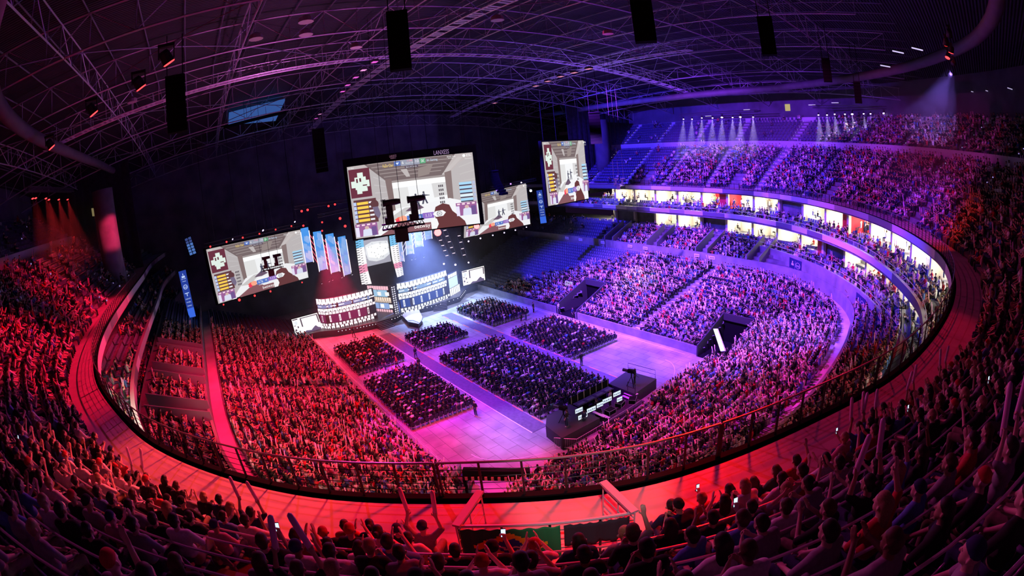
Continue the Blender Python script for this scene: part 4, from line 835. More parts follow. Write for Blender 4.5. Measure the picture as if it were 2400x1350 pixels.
# follow-spot trusses hanging in front of the screens
def followspot(px, py, X, wpx, label, n=2):
    c = P(px, py, x=X); dist = (c - EYE).length; wd = wpx / FPX * dist; vd = (c - EYE); rz = math.atan2(vd.y, vd.x) + PI / 2 + 0.08; s = wd / 3.6
    t = thing('follow_spot_truss', label, 'truss', c, rz, 'follow spot trusses'); m = MB()
    for y in (-0.22, 0.22):
        for z in (-0.22, 0.22): m.tube([(-1.8 * s, y * s, z * s), (1.8 * s, y * s, z * s)], 0.05 * s, 4)
    for k in range(9):
        x = (-1.8 + 0.4 * k) * s
        for y in (-0.22, 0.22): m.tube([(x, y * s, -0.22 * s), (x + 0.2 * s, y * s, 0.22 * s), (x + 0.4 * s, y * s, -0.22 * s)], 0.03 * s, 4)
    m.build('truss_frame', hsg, t)
    for k in range(n):
        x = (-1.1, 1.0)[k] * s; u = MB(); u.box((x, 0, 1.0 * s), (0.55 * s, 0.5 * s, 1.5 * s)); u.box((x + 0.1 * s, 0, 0.5 * s), (0.75 * s, 0.6 * s, 0.5 * s)); u.build('operator_seat', hsg, t)
        u = MB(); u.lathe([(0.2 * s, -0.75 * s), (0.26 * s, -0.4 * s), (0.26 * s, 0.5 * s), (0.32 * s, 0.75 * s)], 10, Matrix.Translation((x - 0.25 * s, 0, 2.0 * s)) @ Matrix.Rotation(PI / 2, 4, 'Y')); u.box((x - 0.1 * s, 0, 1.8 * s), (0.12 * s, 0.5 * s, 0.3 * s)); u.build('follow_spot', hsg, t)
    u = MB(); u.box((0.25 * s, 0, -0.85 * s), (1.1 * s, 0.7 * s, 1.1 * s)); u.box((0.25 * s, 0, -0.25 * s), (1.4 * s, 0.12 * s, 0.2 * s)); u.build('winch_box', hsg, t)
    u = MB(); u.lathe([(0.16 * s, -0.06), (0.16 * s, 0.06)], 10, Matrix.Translation((0.25 * s, -0.38 * s, -1.3 * s)) @ Matrix.Rotation(PI / 2, 4, 'X')); u.build('lens', glow((1.0, 0.12, 0.04), 5), t)
    for x in (-1.6, 0, 1.6): u = MB(); u.tube([(x * s, 0, 0.2 * s), (x * s * 0.8, 0, zroof(c.x, c.y) - c.z)], 0.02, 4); u.build('cable', hsg, t)
followspot(945, 526, 38, 100, 'dark truss with two follow spots hanging before the main screen')
followspot(637, 628, 64, 46, 'dark truss with two follow spots hanging before the left screen')
followspot(1451, 434, 46, 26, 'small dark truss with two follow spots before the right suites')
# ------------------------------------------------------------------ runways and lines on the floor
carp = mat('carpet', (0.16, 0.14, 0.19), 0.95, noise=0.15, scale=3)
tape = mat('orange_tape', (1.0, 0.36, 0.12), 0.5, emit=(1.0, 0.25, 0.10), strength=0.0); wtape = mat('white_tape', (0.85, 0.82, 0.8), 0.6)
for (y0, y1, x0, x1), lb in (((5.55, 7.35, 33.1, 71.7), 'dark carpet runway on the left side of the centre blocks'), ((-6.3, -4.45, 34.0, 72.6), 'dark carpet runway on the right side of the centre blocks')):
    t = thing('carpet_runway', lb, 'carpet', group='carpet runways on the arena floor'); m = MB(); m.box(((x0 + x1) / 2, (y0 + y1) / 2, 0.02), (x1 - x0, y1 - y0, 0.03)); m.build('carpet', carp, t)
    for i, y in enumerate((y0 - 0.05, y1 + 0.05)):
        dash = y < 5.6
        for k in range(12 if dash else 1):
            n = 12 if dash else 1; m = MB(); m.box((x0 + (x1 - x0) * (k + 0.5) / n, y, 0.03), ((x1 - x0) / n * (0.55 if dash else 1), 0.12, 0.02)); m.build('edge_tape', tape if dash else wtape, t)

# ------------------------------------------------------------------ chairs on the floor
BLK = {'left front': (58.6, 12, 8.6, 13), 'centre front': (59.8, 7, -2.1, 14), 'right front': (60.6, 12, -13.7, 13), 'right rear': (42.6, 14, -14.4, 15), 'left rear': (41.3, 15, 8.5, 14), 'centre rear': (34.4, 22, -4.1, 18)}
chairs = []
for nm, (x0, nr, y0, ns) in BLK.items():
    for r in range(nr):
        for s in range(ns): chairs.append((x0 + 0.3 + 0.95 * r, y0 + 0.28 + 0.53 * s, nm, r, ns - s))
def chair_meshes():
    m = MB(); m.box((0.02, 0, 0.45), (0.44, 0.45, 0.05))
    vs = [(-0.22 - 0.03 * abs(z - 0.55), y, z) for z in (0.55, 0.95) for y in (-0.21, 0.21)]
    prof = [(-0.2, 0.56), (-0.215, 0.75), (-0.19, 0.92), (-0.13, 0.99), (0.13, 0.99), (0.19, 0.92), (0.215, 0.75), (0.2, 0.56)]
    m.add([(-0.21 - 0.05 * (z - 0.5), y, z) for y, z in prof] + [(-0.26 - 0.05 * (z - 0.5), y, z) for y, z in prof], [tuple(range(8)), tuple(range(15, 7, -1))] + [(i, (i + 1) % 8, 8 + (i + 1) % 8, 8 + i) for i in range(8)])
    f = MB()
    for sy in (-0.22, 0.22): f.tube([(-0.3, sy, 0), (-0.2, sy, 0.44), (-0.25, sy, 0.62)], 0.016, 4); f.tube([(0.26, sy, 0), (0.16, sy, 0.43)], 0.016, 4); f.tube([(-0.2, sy, 0.42), (0.16, sy, 0.42)], 0.012, 4)
    f.tube([(0.16, -0.22, 0.42), (0.16, 0.22, 0.42)], 0.012, 4); f.tube([(-0.2, -0.22, 0.42), (-0.2, 0.22, 0.42)], 0.012, 4)
    return m, f
cm, cf = chair_meshes(); cme, cfe = cm.mesh('stacking_chair', chairm), cf.mesh('frame', lsteel)
order = sorted(range(len(chairs)), key=lambda i: (Vector((*chairs[i][:2], 0.5)) - EYE).length); near_ch = set(order[:300])
proto = None
for i in order[:300]:
    x, y, nm, r, s = chairs[i]; nr = BLK[nm][1]
    if proto is None:
        proto = ob('stacking_chair', cme); ob('frame', cfe, proto); o = proto
    else: o = copy_tree(proto)
    o.location = (x, y, 0); tag(o, f'black stacking chair, {ordn(r + 1)} row from back of {nm} block, {ordn(s)} from left', 'chair', 'black stacking chairs on the arena floor')
def scatter_mesh(name, mb, pos, yaw, mats, cols=None, scale=None):
    """one mesh with a copy of MB at each place"""
    v = np.array(mb.v, np.float32); n = len(pos); ca, sa = np.cos(yaw), np.sin(yaw)
    V = np.empty((n, len(v), 3), np.float32); s = np.ones(n, np.float32) if scale is None else scale
    V[..., 0] = (v[None, :, 0] * ca[:, None] - v[None, :, 1] * sa[:, None]) * s[:, None] + pos[:, None, 0]
    V[..., 1] = (v[None, :, 0] * sa[:, None] + v[None, :, 1] * ca[:, None]) * s[:, None] + pos[:, None, 1]
    V[..., 2] = v[None, :, 2] * s[:, None] + pos[:, None, 2]
    lens = np.array([len(f) for f in mb.f]); idx = np.concatenate([np.array(f) for f in mb.f])
    loops = (idx[None, :] + (np.arange(n) * len(v))[:, None]).ravel().astype(np.int32); ll = np.tile(lens, n)
    return V.reshape(-1, 3), loops, ll, np.tile(np.array(mb.m), n)
def raw_mesh(name, parts, mats, colors=None):
    V = np.concatenate([p[0] for p in parts]); o = 0; L = []
    for p in parts: L.append(p[1] + o); o += len(p[0])
    L = np.concatenate(L); ln = np.concatenate([p[2] for p in parts]).astype(np.int32); st = np.r_[0, np.cumsum(ln)[:-1]].astype(np.int32)
    me = bpy.data.meshes.new(name); me.vertices.add(len(V)); me.vertices.foreach_set('co', V.ravel()); me.loops.add(len(L)); me.loops.foreach_set('vertex_index', L)
    me.polygons.add(len(ln)); me.polygons.foreach_set('loop_start', st); me.polygons.foreach_set('loop_total', ln)
    for m_ in mats: me.materials.append(m_)
    mi = np.concatenate([p[3] for p in parts]).astype(np.int32)
    if mi.any(): me.polygons.foreach_set('material_index', mi)
    if colors is not None:
        a = me.attributes.new('col', 'FLOAT_COLOR', 'FACE'); a.data.foreach_set('color', np.concatenate(colors).astype(np.float32).ravel())
    me.update(calc_edges=True); return me
far = [chairs[i] for i in order[300:]]; fpos = np.array([(c[0], c[1], 0) for c in far]); cb = MB(); cb.v = cm.v + cf.v; cb.f = cm.f + [tuple(i + len(cm.v) for i in f) for f in cf.f]; cb.m = [0] * len(cm.f) + [1] * len(cf.f)
o = ob('stacking_chairs', raw_mesh('stacking_chairs', [scatter_mesh('', cb, fpos, np.zeros(len(far)), None)], [chairm, lsteel])); tag(o, 'remaining rows of black stacking chairs on the floor nearer the stage', 'chairs', kind='stuff')

# ------------------------------------------------------------------ mixing platform at the back of the floor
t = thing('mixing_platform', 'long black control platform with steps at both ends behind the centre block', 'platform')
edge = mat('step_edge', (0.7, 0.6, 0.75), 0.5); ptop = mat('platform_top', (0.035, 0.03, 0.045), 0.7)
m = MB(); m.prism([(33.0, 5.6), (31.6, 6.9), (28.9, 7.3), (28.9, 2.7), (33.0, 2.7)], 0, 1.25); m.prism([(33.2, -2.9), (33.8, -6.5), (30.0, -6.9), (29.6, -2.9)], 0, 1.25); m.prism([(33.0, 2.7), (33.2, -2.9), (28.6, -3.4), (28.6, 2.7)], 0, 0.55); m.build('deck', ptop, t)
m = MB(); m.box((33.2, -0.1, 1.15), (0.08, 5.6, 1.3)); m.build('front_panel', black, t)
for k in range(7): m = MB(); m.box((33.12, 2.4 - 0.85 * k, 1.5), (0.05, 0.05, 1.0)); m.build('panel_post', mat('post_paint', (0.6, 0.45, 0.4), 0.5), t)
for x, y, rz in ((29.6, 2.1, PI / 2), (30.2, -3.2, -PI / 2)):
    for k in range(4):
        m = MB(); sg = -1 if rz > 0 else 1; m.box((x, y + sg * 0.3 * k, 1.12 - 0.2 * k), (1.5, 0.3, 0.05)); m.build('step', edge, t)
for (a, b) in (((33.0, 5.5, 1.25), (33.0, 2.8, 1.25)), ((33.6, -6.4, 1.25), (30.1, -6.8, 1.25)), ((30.6, -3.0, 1.25), (29.6, -3.0, 1.25))):
    a, b = Vector(a), Vector(b); u = Vector((0, 0, 1.0)); m = MB(); m.tube([a, a + u, b + u, b], 0.025, 5); m.tube([a + u * 0.5, b + u * 0.5], 0.02, 5); m.build('guard_rail', black, t)
MON = [(1357, 962, 0.9), (1366, 976, 1.1), (1386, 960, 1.1), (1406, 949, 0.8), (1423, 938, 1.2), (1446, 923, 1.0), (1452, 936, 0.7)]
desk = [2.0, 0.9, -0.2, -1.4]
for k, y in enumerate((2.0, 0.75, -0.5, -1.75)):
    d = thing('control_desk', f'{ordn(k + 1)} black control desk from the left on the mixing platform', 'desk', (32.3, y, 0.55), 0, 'control desks on the mixing platform'); m = MB(); m.box((0, 0, 0.74), (0.85, 1.2, 0.05)); m.build('desk_top', ptop, d)
    for sy in (-0.5, 0.5): m = MB(); m.box((0, sy, 0.37), (0.7, 0.05, 0.72)); m.build('leg', black, d)
    m = MB(); m.box((-0.15, 0, 0.79), (0.4, 0.9, 0.05), mtx=Matrix.Identity(4)); m.build('console', dsteel, d)
for k, (px, py, wd) in enumerate(MON):
    q = P(px, py, z=1.62); d = thing('monitor', f'{ordn(k + 1)} lit white monitor from the left on the control desks', 'monitor', (q.x, q.y, 1.34), -0.1, 'monitors on the mixing platform'); m = MB(); m.box((0.03, 0, 0.3), (0.05, wd, 0.5)); m.box((0.05, 0, 0.03), (0.2, 0.3, 0.05)); hs_ = m.build('housing', black, d)
    m = MB(); m.box((-0.005, 0, 0.3), (0.02, wd * 0.94, 0.44)); m.build('screen', glow((0.78, 0.9, 1.0), 1.0), hs_); m = MB()
    m.box((-0.02, 0, 0.22), (0.01, wd * 0.8, 0.03))
    for j in range(4): m.box((-0.02, -wd * 0.35 + wd * 0.22 * j, 0.28 + 0.04 * (j % 2)), (0.01, wd * 0.14, 0.12))
    m.build('screen_picture', glow((0.25, 0.30, 0.45), 0.8), hs_)
def tripod_camera(px, py, z, ht, label):
    q = P(px, py, z=z); t = thing('tripod_camera', label, 'camera', q, 0.3, 'cameras on the mixing platform')
    for a in (0.4, 2.5, 4.6): m = MB(); m.tube([(0.5 * math.cos(a), 0.5 * math.sin(a), 0), (0, 0, ht * 0.75)], 0.035, 5); m.build('leg', black, t)
    m = MB(); m.tube([(0, 0, ht * 0.7), (0, 0, ht)], 0.06, 6); m.build('column', black, t); m = MB(); m.box((0, 0, ht + 0.2), (0.75, 0.32, 0.36)); cb_ = m.build('camera_body', black, t)
    m = MB(); m.tube([(0.35, 0, ht + 0.2), (0.95, 0, ht + 0.22)], [0.14, 0.18], 10); m.build('lens', hsg, cb_); m = MB(); m.box((-0.3, 0.25, ht + 0.35), (0.15, 0.3, 0.2)); m.build('viewfinder', black, cb_)
    m = MB(); m.tube([(-0.3, 0.1, ht), (-0.9, 0.2, ht - 0.25)], 0.02, 5); m.build('pan_handle', black, t)
tripod_camera(1480, 905, 1.25, 1.5, 'broadcast camera on tripod at the right end of the mixing platform'); tripod_camera(1322, 992, 1.25, 1.4, 'broadcast camera on tripod at the left end of the mixing platform')
for k, (x, y) in enumerate(((29.6, 0.6), (29.9, -1.1), (29.4, -2.4), (30.2, 1.6))):
    d = thing('flight_case', f'{ordn(k + 1)} black edged case from the left on the platform floor', 'case', (x, y, 0.55), 0.3 * k, 'cases on the mixing platform'); m = MB(); m.box((0, 0, 0.25), (0.7, 0.9, 0.5)); m.build('body', black, d); m = MB()
    for z in (0.02, 0.48):
        for sy in (-0.45, 0.45): m.box((0, sy, z), (0.72, 0.03, 0.03))
        for sx in (-0.35, 0.35): m.box((sx, 0, z), (0.03, 0.92, 0.03))
    for sx in (-0.35, 0.35):
        for sy in (-0.45, 0.45): m.box((sx, sy, 0.25), (0.03, 0.03, 0.5))
    m.build('edging', lsteel, d)
# ------------------------------------------------------------------ crowd barriers round the end of the floor
def barrier(a, b, label):
    a, b = Vector(a), Vector(b); t = thing('crowd_barrier', label, 'barrier', a.lerp(b, 0.5), math.atan2(b.y - a.y, b.x - a.x), 'steel barriers round the rear of the floor'); L = (b - a).length / 2; m = MB()
    m.tube([(-L, 0, 0.15), (-L, 0, 1.1), (L, 0, 1.1), (L, 0, 0.15), (-L, 0, 0.15)], 0.025, 5); m.build('frame', lsteel, t); m = MB()
    for k in range(1, 12): x = -L + 2 * L * k / 12; m.tube([(x, 0, 0.15), (x, 0, 1.1)], 0.01, 4, False)
    m.build('bars', lsteel, t)
    for s in (-0.8, 0.8): m = MB(); m.tube([(s * L, -0.25, 0.02), (s * L, 0.25, 0.02)], 0.02, 4); m.tube([(s * L, 0, 0.02), (s * L, 0, 0.16)], 0.02, 4); m.build('foot', lsteel, t)
pts = [(29.6, 7.6), (28.0, 6.4), (28.1, 3.9), (28.2, 1.4), (28.3, -1.1), (28.5, -3.6), (28.8, -6.1), (29.2, -8.6), (29.3, -11.1), (29.1, -13.6), (29.2, -15.8)]
for i in range(len(pts) - 1): barrier((*pts[i], 0), (*pts[i + 1], 0), f'{ordn(i + 1)} steel crowd barrier from the left behind the mixing platform')
lp = [(33.5 + 2.4 * k, 16.7) for k in range(10)]
for i in range(9): barrier((*lp[i], 0), (*lp[i + 1], 0), f'{ordn(i + 1)} steel crowd barrier from the near end along the red left stand')
# beam with red lamps across the corner tunnel
a, b = Vector((28.6, 17.2, 2.6)), Vector((25.1, 13.6, 2.6)); t = thing('tunnel_gantry', 'dark gantry with a row of reddish lamps across the corner tunnel', 'gantry'); m = MB(); m.beam(a, b, 0.5, 0.9); m.build('beam', black, t)
m = MB(); n = Vector((-(b - a).y, (b - a).x, 0)).normalized(); n = -n if n.dot(EYE - a) < 0 else n
for k in range(10): q = a.lerp(b, (k + 0.5) / 10) + n * 0.28 + Vector((0, 0, -0.22)); m.box(q, (0.2, 0.2, 0.3), math.atan2(b.y - a.y, b.x - a.x))
m.build('lamp_row', mat('gantry_lamp', (0.6, 0.22, 0.25), 0.4), t)
for q in (a, b): m = MB(); m.tube([q, (q.x, q.y, 0)], 0.12, 6); m.build('leg', black, t)
for nm, sgn in (('left', 1), ('right', -1)):
    d = Vector((-1, 1, 0)).normalized(); s_ = Vector((1, 1, 0)).normalized() * 2.75 * sgn; q = Vector((28.2, 14.8, 0)) + s_ * (1 if sgn > 0 else 0.95); e = q + d * 12; m = MB()
    m.beam(q + Vector((0, 0, 1.2)), e + Vector((0, 0, 3.4)), 0.25, 2.4); m.beam(q + Vector((0, 0, 0.5)), e + Vector((0, 0, 1.6)), 0.25, 3.0); struct(m, f'wall_tunnel_{nm}', conc, f'{nm} side wall of the corner tunnel')

# ------------------------------------------------------------------ tunnels in the right stand
sw0 = mat('tunnel_wall_shade', (0.05, 0.05, 0.06), 0.9)  # wall colour darkened for the shade inside the tunnels
def low_h(y): return 0.75 + 6.0 * ((abs(y) - 17) / 17 - 0.03) / 0.9
for i, (x0, x1, y0, y1) in enumerate(CUTR):
    m = MB(); ye = y0; zt_ = low_h(ye) + 1.1; yf = -17.0 if i else -16.6
    for x, sg in ((x0, -1), (x1, 1)):
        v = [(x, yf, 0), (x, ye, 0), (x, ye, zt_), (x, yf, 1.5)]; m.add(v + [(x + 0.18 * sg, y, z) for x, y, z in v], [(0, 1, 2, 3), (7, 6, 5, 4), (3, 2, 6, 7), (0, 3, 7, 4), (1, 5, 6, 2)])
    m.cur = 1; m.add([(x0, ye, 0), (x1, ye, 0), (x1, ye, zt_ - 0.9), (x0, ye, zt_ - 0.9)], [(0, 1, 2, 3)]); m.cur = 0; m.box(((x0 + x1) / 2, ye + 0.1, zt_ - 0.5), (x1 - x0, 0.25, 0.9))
    m.cur = 1; m.box(((x0 + x1) / 2, (ye + yf) / 2, 0.02), (x1 - x0 - 0.02, yf - ye, 0.02))  # black end and floor sheet stand in for the tunnel's shade
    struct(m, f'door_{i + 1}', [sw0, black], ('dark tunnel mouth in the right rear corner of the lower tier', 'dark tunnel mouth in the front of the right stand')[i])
p = Panel(P(1672, 771, z=3.4), P(1681, 771, z=3.6), P(1699, 822, z=2.0), P(1689, 823, z=1.6)); t = thing('lit_sign', 'slanted white lit sign with dark marks beside the right corner tunnel', 'sign'); p.casing(0.15, 0.02).build('casing', lsteel, t); p.rect(0, 0, 1, 1, (1, 1, 1), 1.4)
for a in ((0.42, 0.34, 0.5, 0.62), (0.42, 0.68, 0.5, 0.92), (0.62, 0.36, 0.68, 0.92), (0.25, 0.40, 0.3, 0.5)): p.rect(*a, (0.08, 0.07, 0.14))
p.done(t, 'face')
p = Panel(P(1325, 659, z=3.7), P(1341, 661, z=3.7), P(1341, 671, z=3.1), P(1325, 669, z=3.1)); t = thing('block_sign', 'small pale sign above the dark tunnel mouth of the right stand', 'sign'); p.casing(0.08, 0.02).build('plate', white, t); p.rect(0, 0, 1, 1, (0.55, 0.5, 0.95), 0.9); p.text('M', 0.15, 0.2, 0.45, 0.8, (0.15, 0.1, 0.4)); p.text('2', 0.55, 0.2, 0.85, 0.8, (0.15, 0.1, 0.4)); p.done(t, 'face')
# walls of the stairs through the upper block of the lower tier, box fronts with pale placards
GL = lambda x, y: GANG.near((x, y))
sw = mat('stair_wall', (0.16, 0.15, 0.20), 0.8)
CUTS = [(GL(52.5, -34), 2.2), (GL(42.5, -34), 2.2), (GL(33, -33.3), 2.2), (GL(41, 34), 2.6), (GL(50, 34), 2.6), (GL(60, 34), 2.2), (GL(62, -34), 2.0)]
for i, (l, wd) in enumerate(CUTS):
    for sg in (-1, 1):
        a, n = GANG.at(l + sg * wd / 2, 0.0); b, _ = GANG.at(l + sg * wd / 2, 5.4); m = MB(); tn = np.array([-n[1], n[0]]) * 0.09
        v = [(a[0], a[1], 6.8), (b[0], b[1], 6.8), (b[0], b[1], 11.2), (a[0], a[1], 9.0)]; m.add([(x + tn[0], y + tn[1], z) for x, y, z in v] + [(x - tn[0], y - tn[1], z) for x, y, z in v], [(0, 1, 2, 3), (7, 6, 5, 4), (3, 2, 6, 7), (0, 3, 7, 4), (1, 5, 6, 2)])
        struct(m, f'wall_stair_{"abcdefg"[i]}_{"near" if sg < 0 else "far"}', sw, 'dark side wall of a stair cut through the upper block of the lower tier')
for i, (px, py) in enumerate(((1360, 552), (1412, 558), (1476, 565), (1512, 569), (1633, 586), (1669, 591), (1705, 597), (1328, 549))):
    q = P(px, py, y=-33.9); t = thing('placard', f'{ordn(i + 1 if i < 7 else 8)} pale placard on the parapet of the right gangway', 'placard', (q.x, -33.9, 7.75), 0, 'pale placards on the right gangway parapet'); m = MB(); m.box((0, 0, 0), (1.0, 0.06, 0.5)); m.build('plate', white, t); m = MB()
    for k in range(3): m.box((-0.28 + 0.28 * k, 0.035, 0), (0.18, 0.01, 0.24))
    m.build('print', mat('placard_print', (0.25, 0.24, 0.5), 0.6), t)
for i, (c, off, lb) in enumerate(((((1879, 601), (1912, 611), (1910, 651), (1878, 638)), 0, 'dark blue wall banner with white marks left of the box entrance'), (((2040, 686), (2062, 705), (2062, 738), (2038, 722)), 0, 'dark blue wall banner with white marks in the right rear corner'))):
    l0 = RING.near(P(*c[0], z=8.6).to_2d()); pt = [P(*c[0], z=9.3), P(*c[1], z=9.3)]
    la = RING.near(np.array(pt[0].to_2d())); lb_ = RING.near(np.array(pt[1].to_2d())); A, B = RING.at(la, -2.08)[0], RING.at(lb_, -2.08)[0]
    if np.linalg.norm(A - B) < 2.0: B = RING.at(la - 2.6, -2.08)[0]
    if (B - A) @ np.array([1, -0.2]) > 0 and i == 0: pass
    p = Panel((*A, 9.4), (*B, 9.4), (*B, 7.1), (*A, 7.1)); t = thing('wall_banner', lb, 'banner', group='dark blue banners on the concrete wall'); p.casing(0.04, 0.01).build('cloth', mat('banner_blue', (0.015, 0.02, 0.10), 0.8), t)
    q = p; mm = mat('banner_white', (0.7, 0.7, 0.8), 0.7); q.mb.cur = q.mi(mm)
    def prect(u0, v0, u1, v1): q.mb.add([q.pt(u, v, 0.03) for u, v in ((u0, v0), (u1, v0), (u1, v1), (u0, v1))], [(0, 1, 2, 3)])
    prect(0.18, 0.28, 0.38, 0.40); prect(0.24, 0.14, 0.32, 0.26); prect(0.49, 0.1, 0.5, 0.6); prect(0.3, 0.76, 0.7, 0.82)
    v, f, _ = text_shape('intel'); q.mb.add([q.pt(0.60 + 0.26 * x, 0.40 - 0.16 * y, 0.03) for x, y in v], f)
    ring_ = [(0.73 + 0.2 * math.cos(a) * r, 0.32 + 0.18 * math.sin(a) * r) for r in (1, 0.88) for a in np.linspace(0, 2 * PI, 20)[:-1]]; q.mb.add([q.pt(u, v, 0.03) for u, v in ring_], [(k, (k + 1) % 19, 19 + (k + 1) % 19, 19 + k) for k in range(19)]); q.done(t, 'print')

# ------------------------------------------------------------------ railings
railm = mat('rail_paint', (0.035, 0.03, 0.035), 0.45, 0.4); railt = mat('rail_top', (0.30, 0.27, 0.28), 0.35, 0.6)
RA, RB = RING.near((66, 41)), RING.near((66, -41.5)); nsec = 26
for i in range(nsec):
    a, b = RA + (RB - RA) * i / nsec + 0.04, RA + (RB - RA) * (i + 1) / nsec - 0.04; p0 = RING.at((a + b) / 2, 0.1)[0]
    t = thing('railing', f'{ordn(i + 1)} section from the left of the dark railing along the walkway edge', 'railing', (p0[0], p0[1], WALK + 0.05), 0, 'railing sections along the walkway'); l = np.linspace(a, b, 8); q = RING.at(l, 0.1)[0] - p0
    m = MB(); m.tube([(x, y, 0.98) for x, y in q], 0.030, 6); m.build('top_rail', railt, t); m = MB()
    for z in (0.2, 0.39, 0.58, 0.77): m.tube([(x, y, z) for x, y in q], 0.011, 4, False)
    m.build('wires', railm, t); npst = max(3, int((b - a) / 0.9))
    for k in range(npst + 1):
        x, y = RING.at(a + (b - a) * k / npst, 0.1)[0] - p0; m = MB(); m.box((x, y, 0.48), (0.05, 0.05, 0.98), math.atan2(y, x)); m.build('post', railm, t)
for nm, off, z, n in (('upper suites', -1.3, 13.78, 16), ('lower suites', -1.85, 9.8, 16)):
    a0, b0 = RING.near((2.5, 13)), RING.near((66, -41.5))
    for i in range(n):
        a, b = a0 + (b0 - a0) * i / n, a0 + (b0 - a0) * (i + 1) / n; l = np.linspace(a, b, 6); q = RING.at(l, off)[0]; p0 = q[0]; q = q - p0; t = thing('balcony_rail', f'{ordn(i + 1)} thin balcony rail section from the near end before the {nm}', 'railing', (p0[0], p0[1], z), 0, f'balcony rails of the {nm}'); m = MB()
        m.tube([(x, y, 0.55) for x, y in q], 0.03, 5); m.build('top_rail', lsteel, t)
        for x, y in q[::2]: m = MB(); m.tube([(x, y, 0), (x, y, 0.55)], 0.02, 4); m.build('post', lsteel, t)
# front rail with the flag, gates beside the stair opening
VA, VB = RING.near(np.array(P(1078, 1232, z=WALK + 1).to_2d())), RING.near(np.array(P(1488, 1188, z=WALK + 1).to_2d())); VA, VB = min(VA, VB), max(VA, VB)
OF = 2.25
t = thing('stair_railing', 'dark railing along the walkway in front of the near stair opening', 'railing'); l = np.linspace(VA, VB, 12); q = RING.at(l, OF)[0]; m = MB()
m.tube([(x, y, WALK + 1.0) for x, y in q], 0.035, 6); m.build('top_rail', lsteel, t); m = MB()
for z in (0.3, 0.55, 0.8): m.tube([(x, y, WALK + z) for x, y in q], 0.014, 4)
m.build('wires', railm, t)
for x, y in q[::3]: m = MB(); m.tube([(x, y, WALK), (x, y, WALK + 1.0)], 0.028, 6); m.build('post', railm, t)
for l_, nm in ((VA, 'left'), (VB, 'right')):
    a, b = RING.at(l_, OF + 0.05)[0], RING.at(l_ + (0.35 if nm == 'left' else -0.35), OF - 1.05)[0]; t = thing('gate_panel', f'short railing panel with a broad pale top on the {nm} side of the stair opening', 'railing', group='panels beside the stair opening'); m = MB(); m.beam((*a, WALK + 1.05), (*b, WALK + 1.05), 0.16, 0.05); m.build('top_rail', mat('gate_top', (0.45, 0.42, 0.52), 0.4), t); m = MB()
    for z in (0.15, 0.4, 0.65, 0.88): m.tube([(*a, WALK + z), (*b, WALK + z)], 0.016, 4)
    for u in (0, 0.5, 1): c = a + (b - a) * u; m.tube([(*c, WALK), (*c, WALK + 1.04)], 0.02, 4)
    m.build('bars', lsteel, t)
def cloth_on_rail(la, lb, z1, z0, off, nu=24, nv=10, amp=0.04):
    g = []
    for j in range(nv + 1):
        row = []
        for i in range(nu + 1):
            u, v = i / nu, j / nv; (x, y), n = RING.at(la + (lb - la) * u, off); w_ = amp * math.sin(u * 19) * v + 0.02 * math.sin(u * 41 + 1); row.append((x + n[0] * w_, y + n[1] * w_, z1 + (z0 - z1) * v - 0.02 * math.sin(u * 3.1)))
        g.append(row)
    return g
vl = VB - VA; fl0, fl1 = VA + vl * 0.02, VA + vl * 0.60; nu, nv = 48, 20
g = cloth_on_rail(fl0, fl1, WALK + 0.99, WALK + 0.10, OF + 0.08, nu, nv); m = MB()
m.v = [p for r in g for p in r]
for j in range(nv):
    for i in range(nu):
        u, v = (i + 0.5) / nu * 2 - 1, (j + 0.5) / nv * 2 - 1; c = 0
        if abs(u) / 0.80 + abs(v) / 0.78 < 1: c = 1
        if (u * 1.5) ** 2 + (v) ** 2 < 0.17: c = 2
        if (u * 1.5) ** 2 + v ** 2 < 0.17 and abs(v - 0.12 + 0.35 * (u * 1.5) ** 2 - 0.1 * u) < 0.06: c = 3
        a = j * (nu + 1) + i; m.f.append((a, a + 1, a + nu + 2, a + nu + 1)); m.m.append(c)
o = m.build('flag', [mat('flag_green', (0.02, 0.30, 0.10), 0.8), mat('flag_yellow', (0.95, 0.62, 0.03), 0.8), mat('flag_blue', (0.03, 0.06, 0.45), 0.8), mat('flag_white', (0.8, 0.8, 0.8), 0.8)], None, True); tag(o, 'green flag with yellow rhombus and blue disc hanging on the front railing', 'flag')
md = o.modifiers.new('thick', 'SOLIDIFY'); md.thickness = 0.012
g = cloth_on_rail(VA + vl * 0.62, VA + vl * 0.97, WALK + 1.0, WALK + 0.45, OF + 0.08, 20, 6); m = MB(); m.v = [p for r in g for p in r]; m.f = [(j * 21 + i, j * 21 + i + 1, (j + 1) * 21 + i + 1, (j + 1) * 21 + i) for j in range(6) for i in range(20)]; m.m = [0] * len(m.f)
o = m.build('black_banner', mat('cloth_black', (0.03, 0.025, 0.04), 0.9), None, True); tag(o, 'plain black banner hanging on the front railing right of the flag', 'banner'); md = o.modifiers.new('thick', 'SOLIDIFY'); md.thickness = 0.012
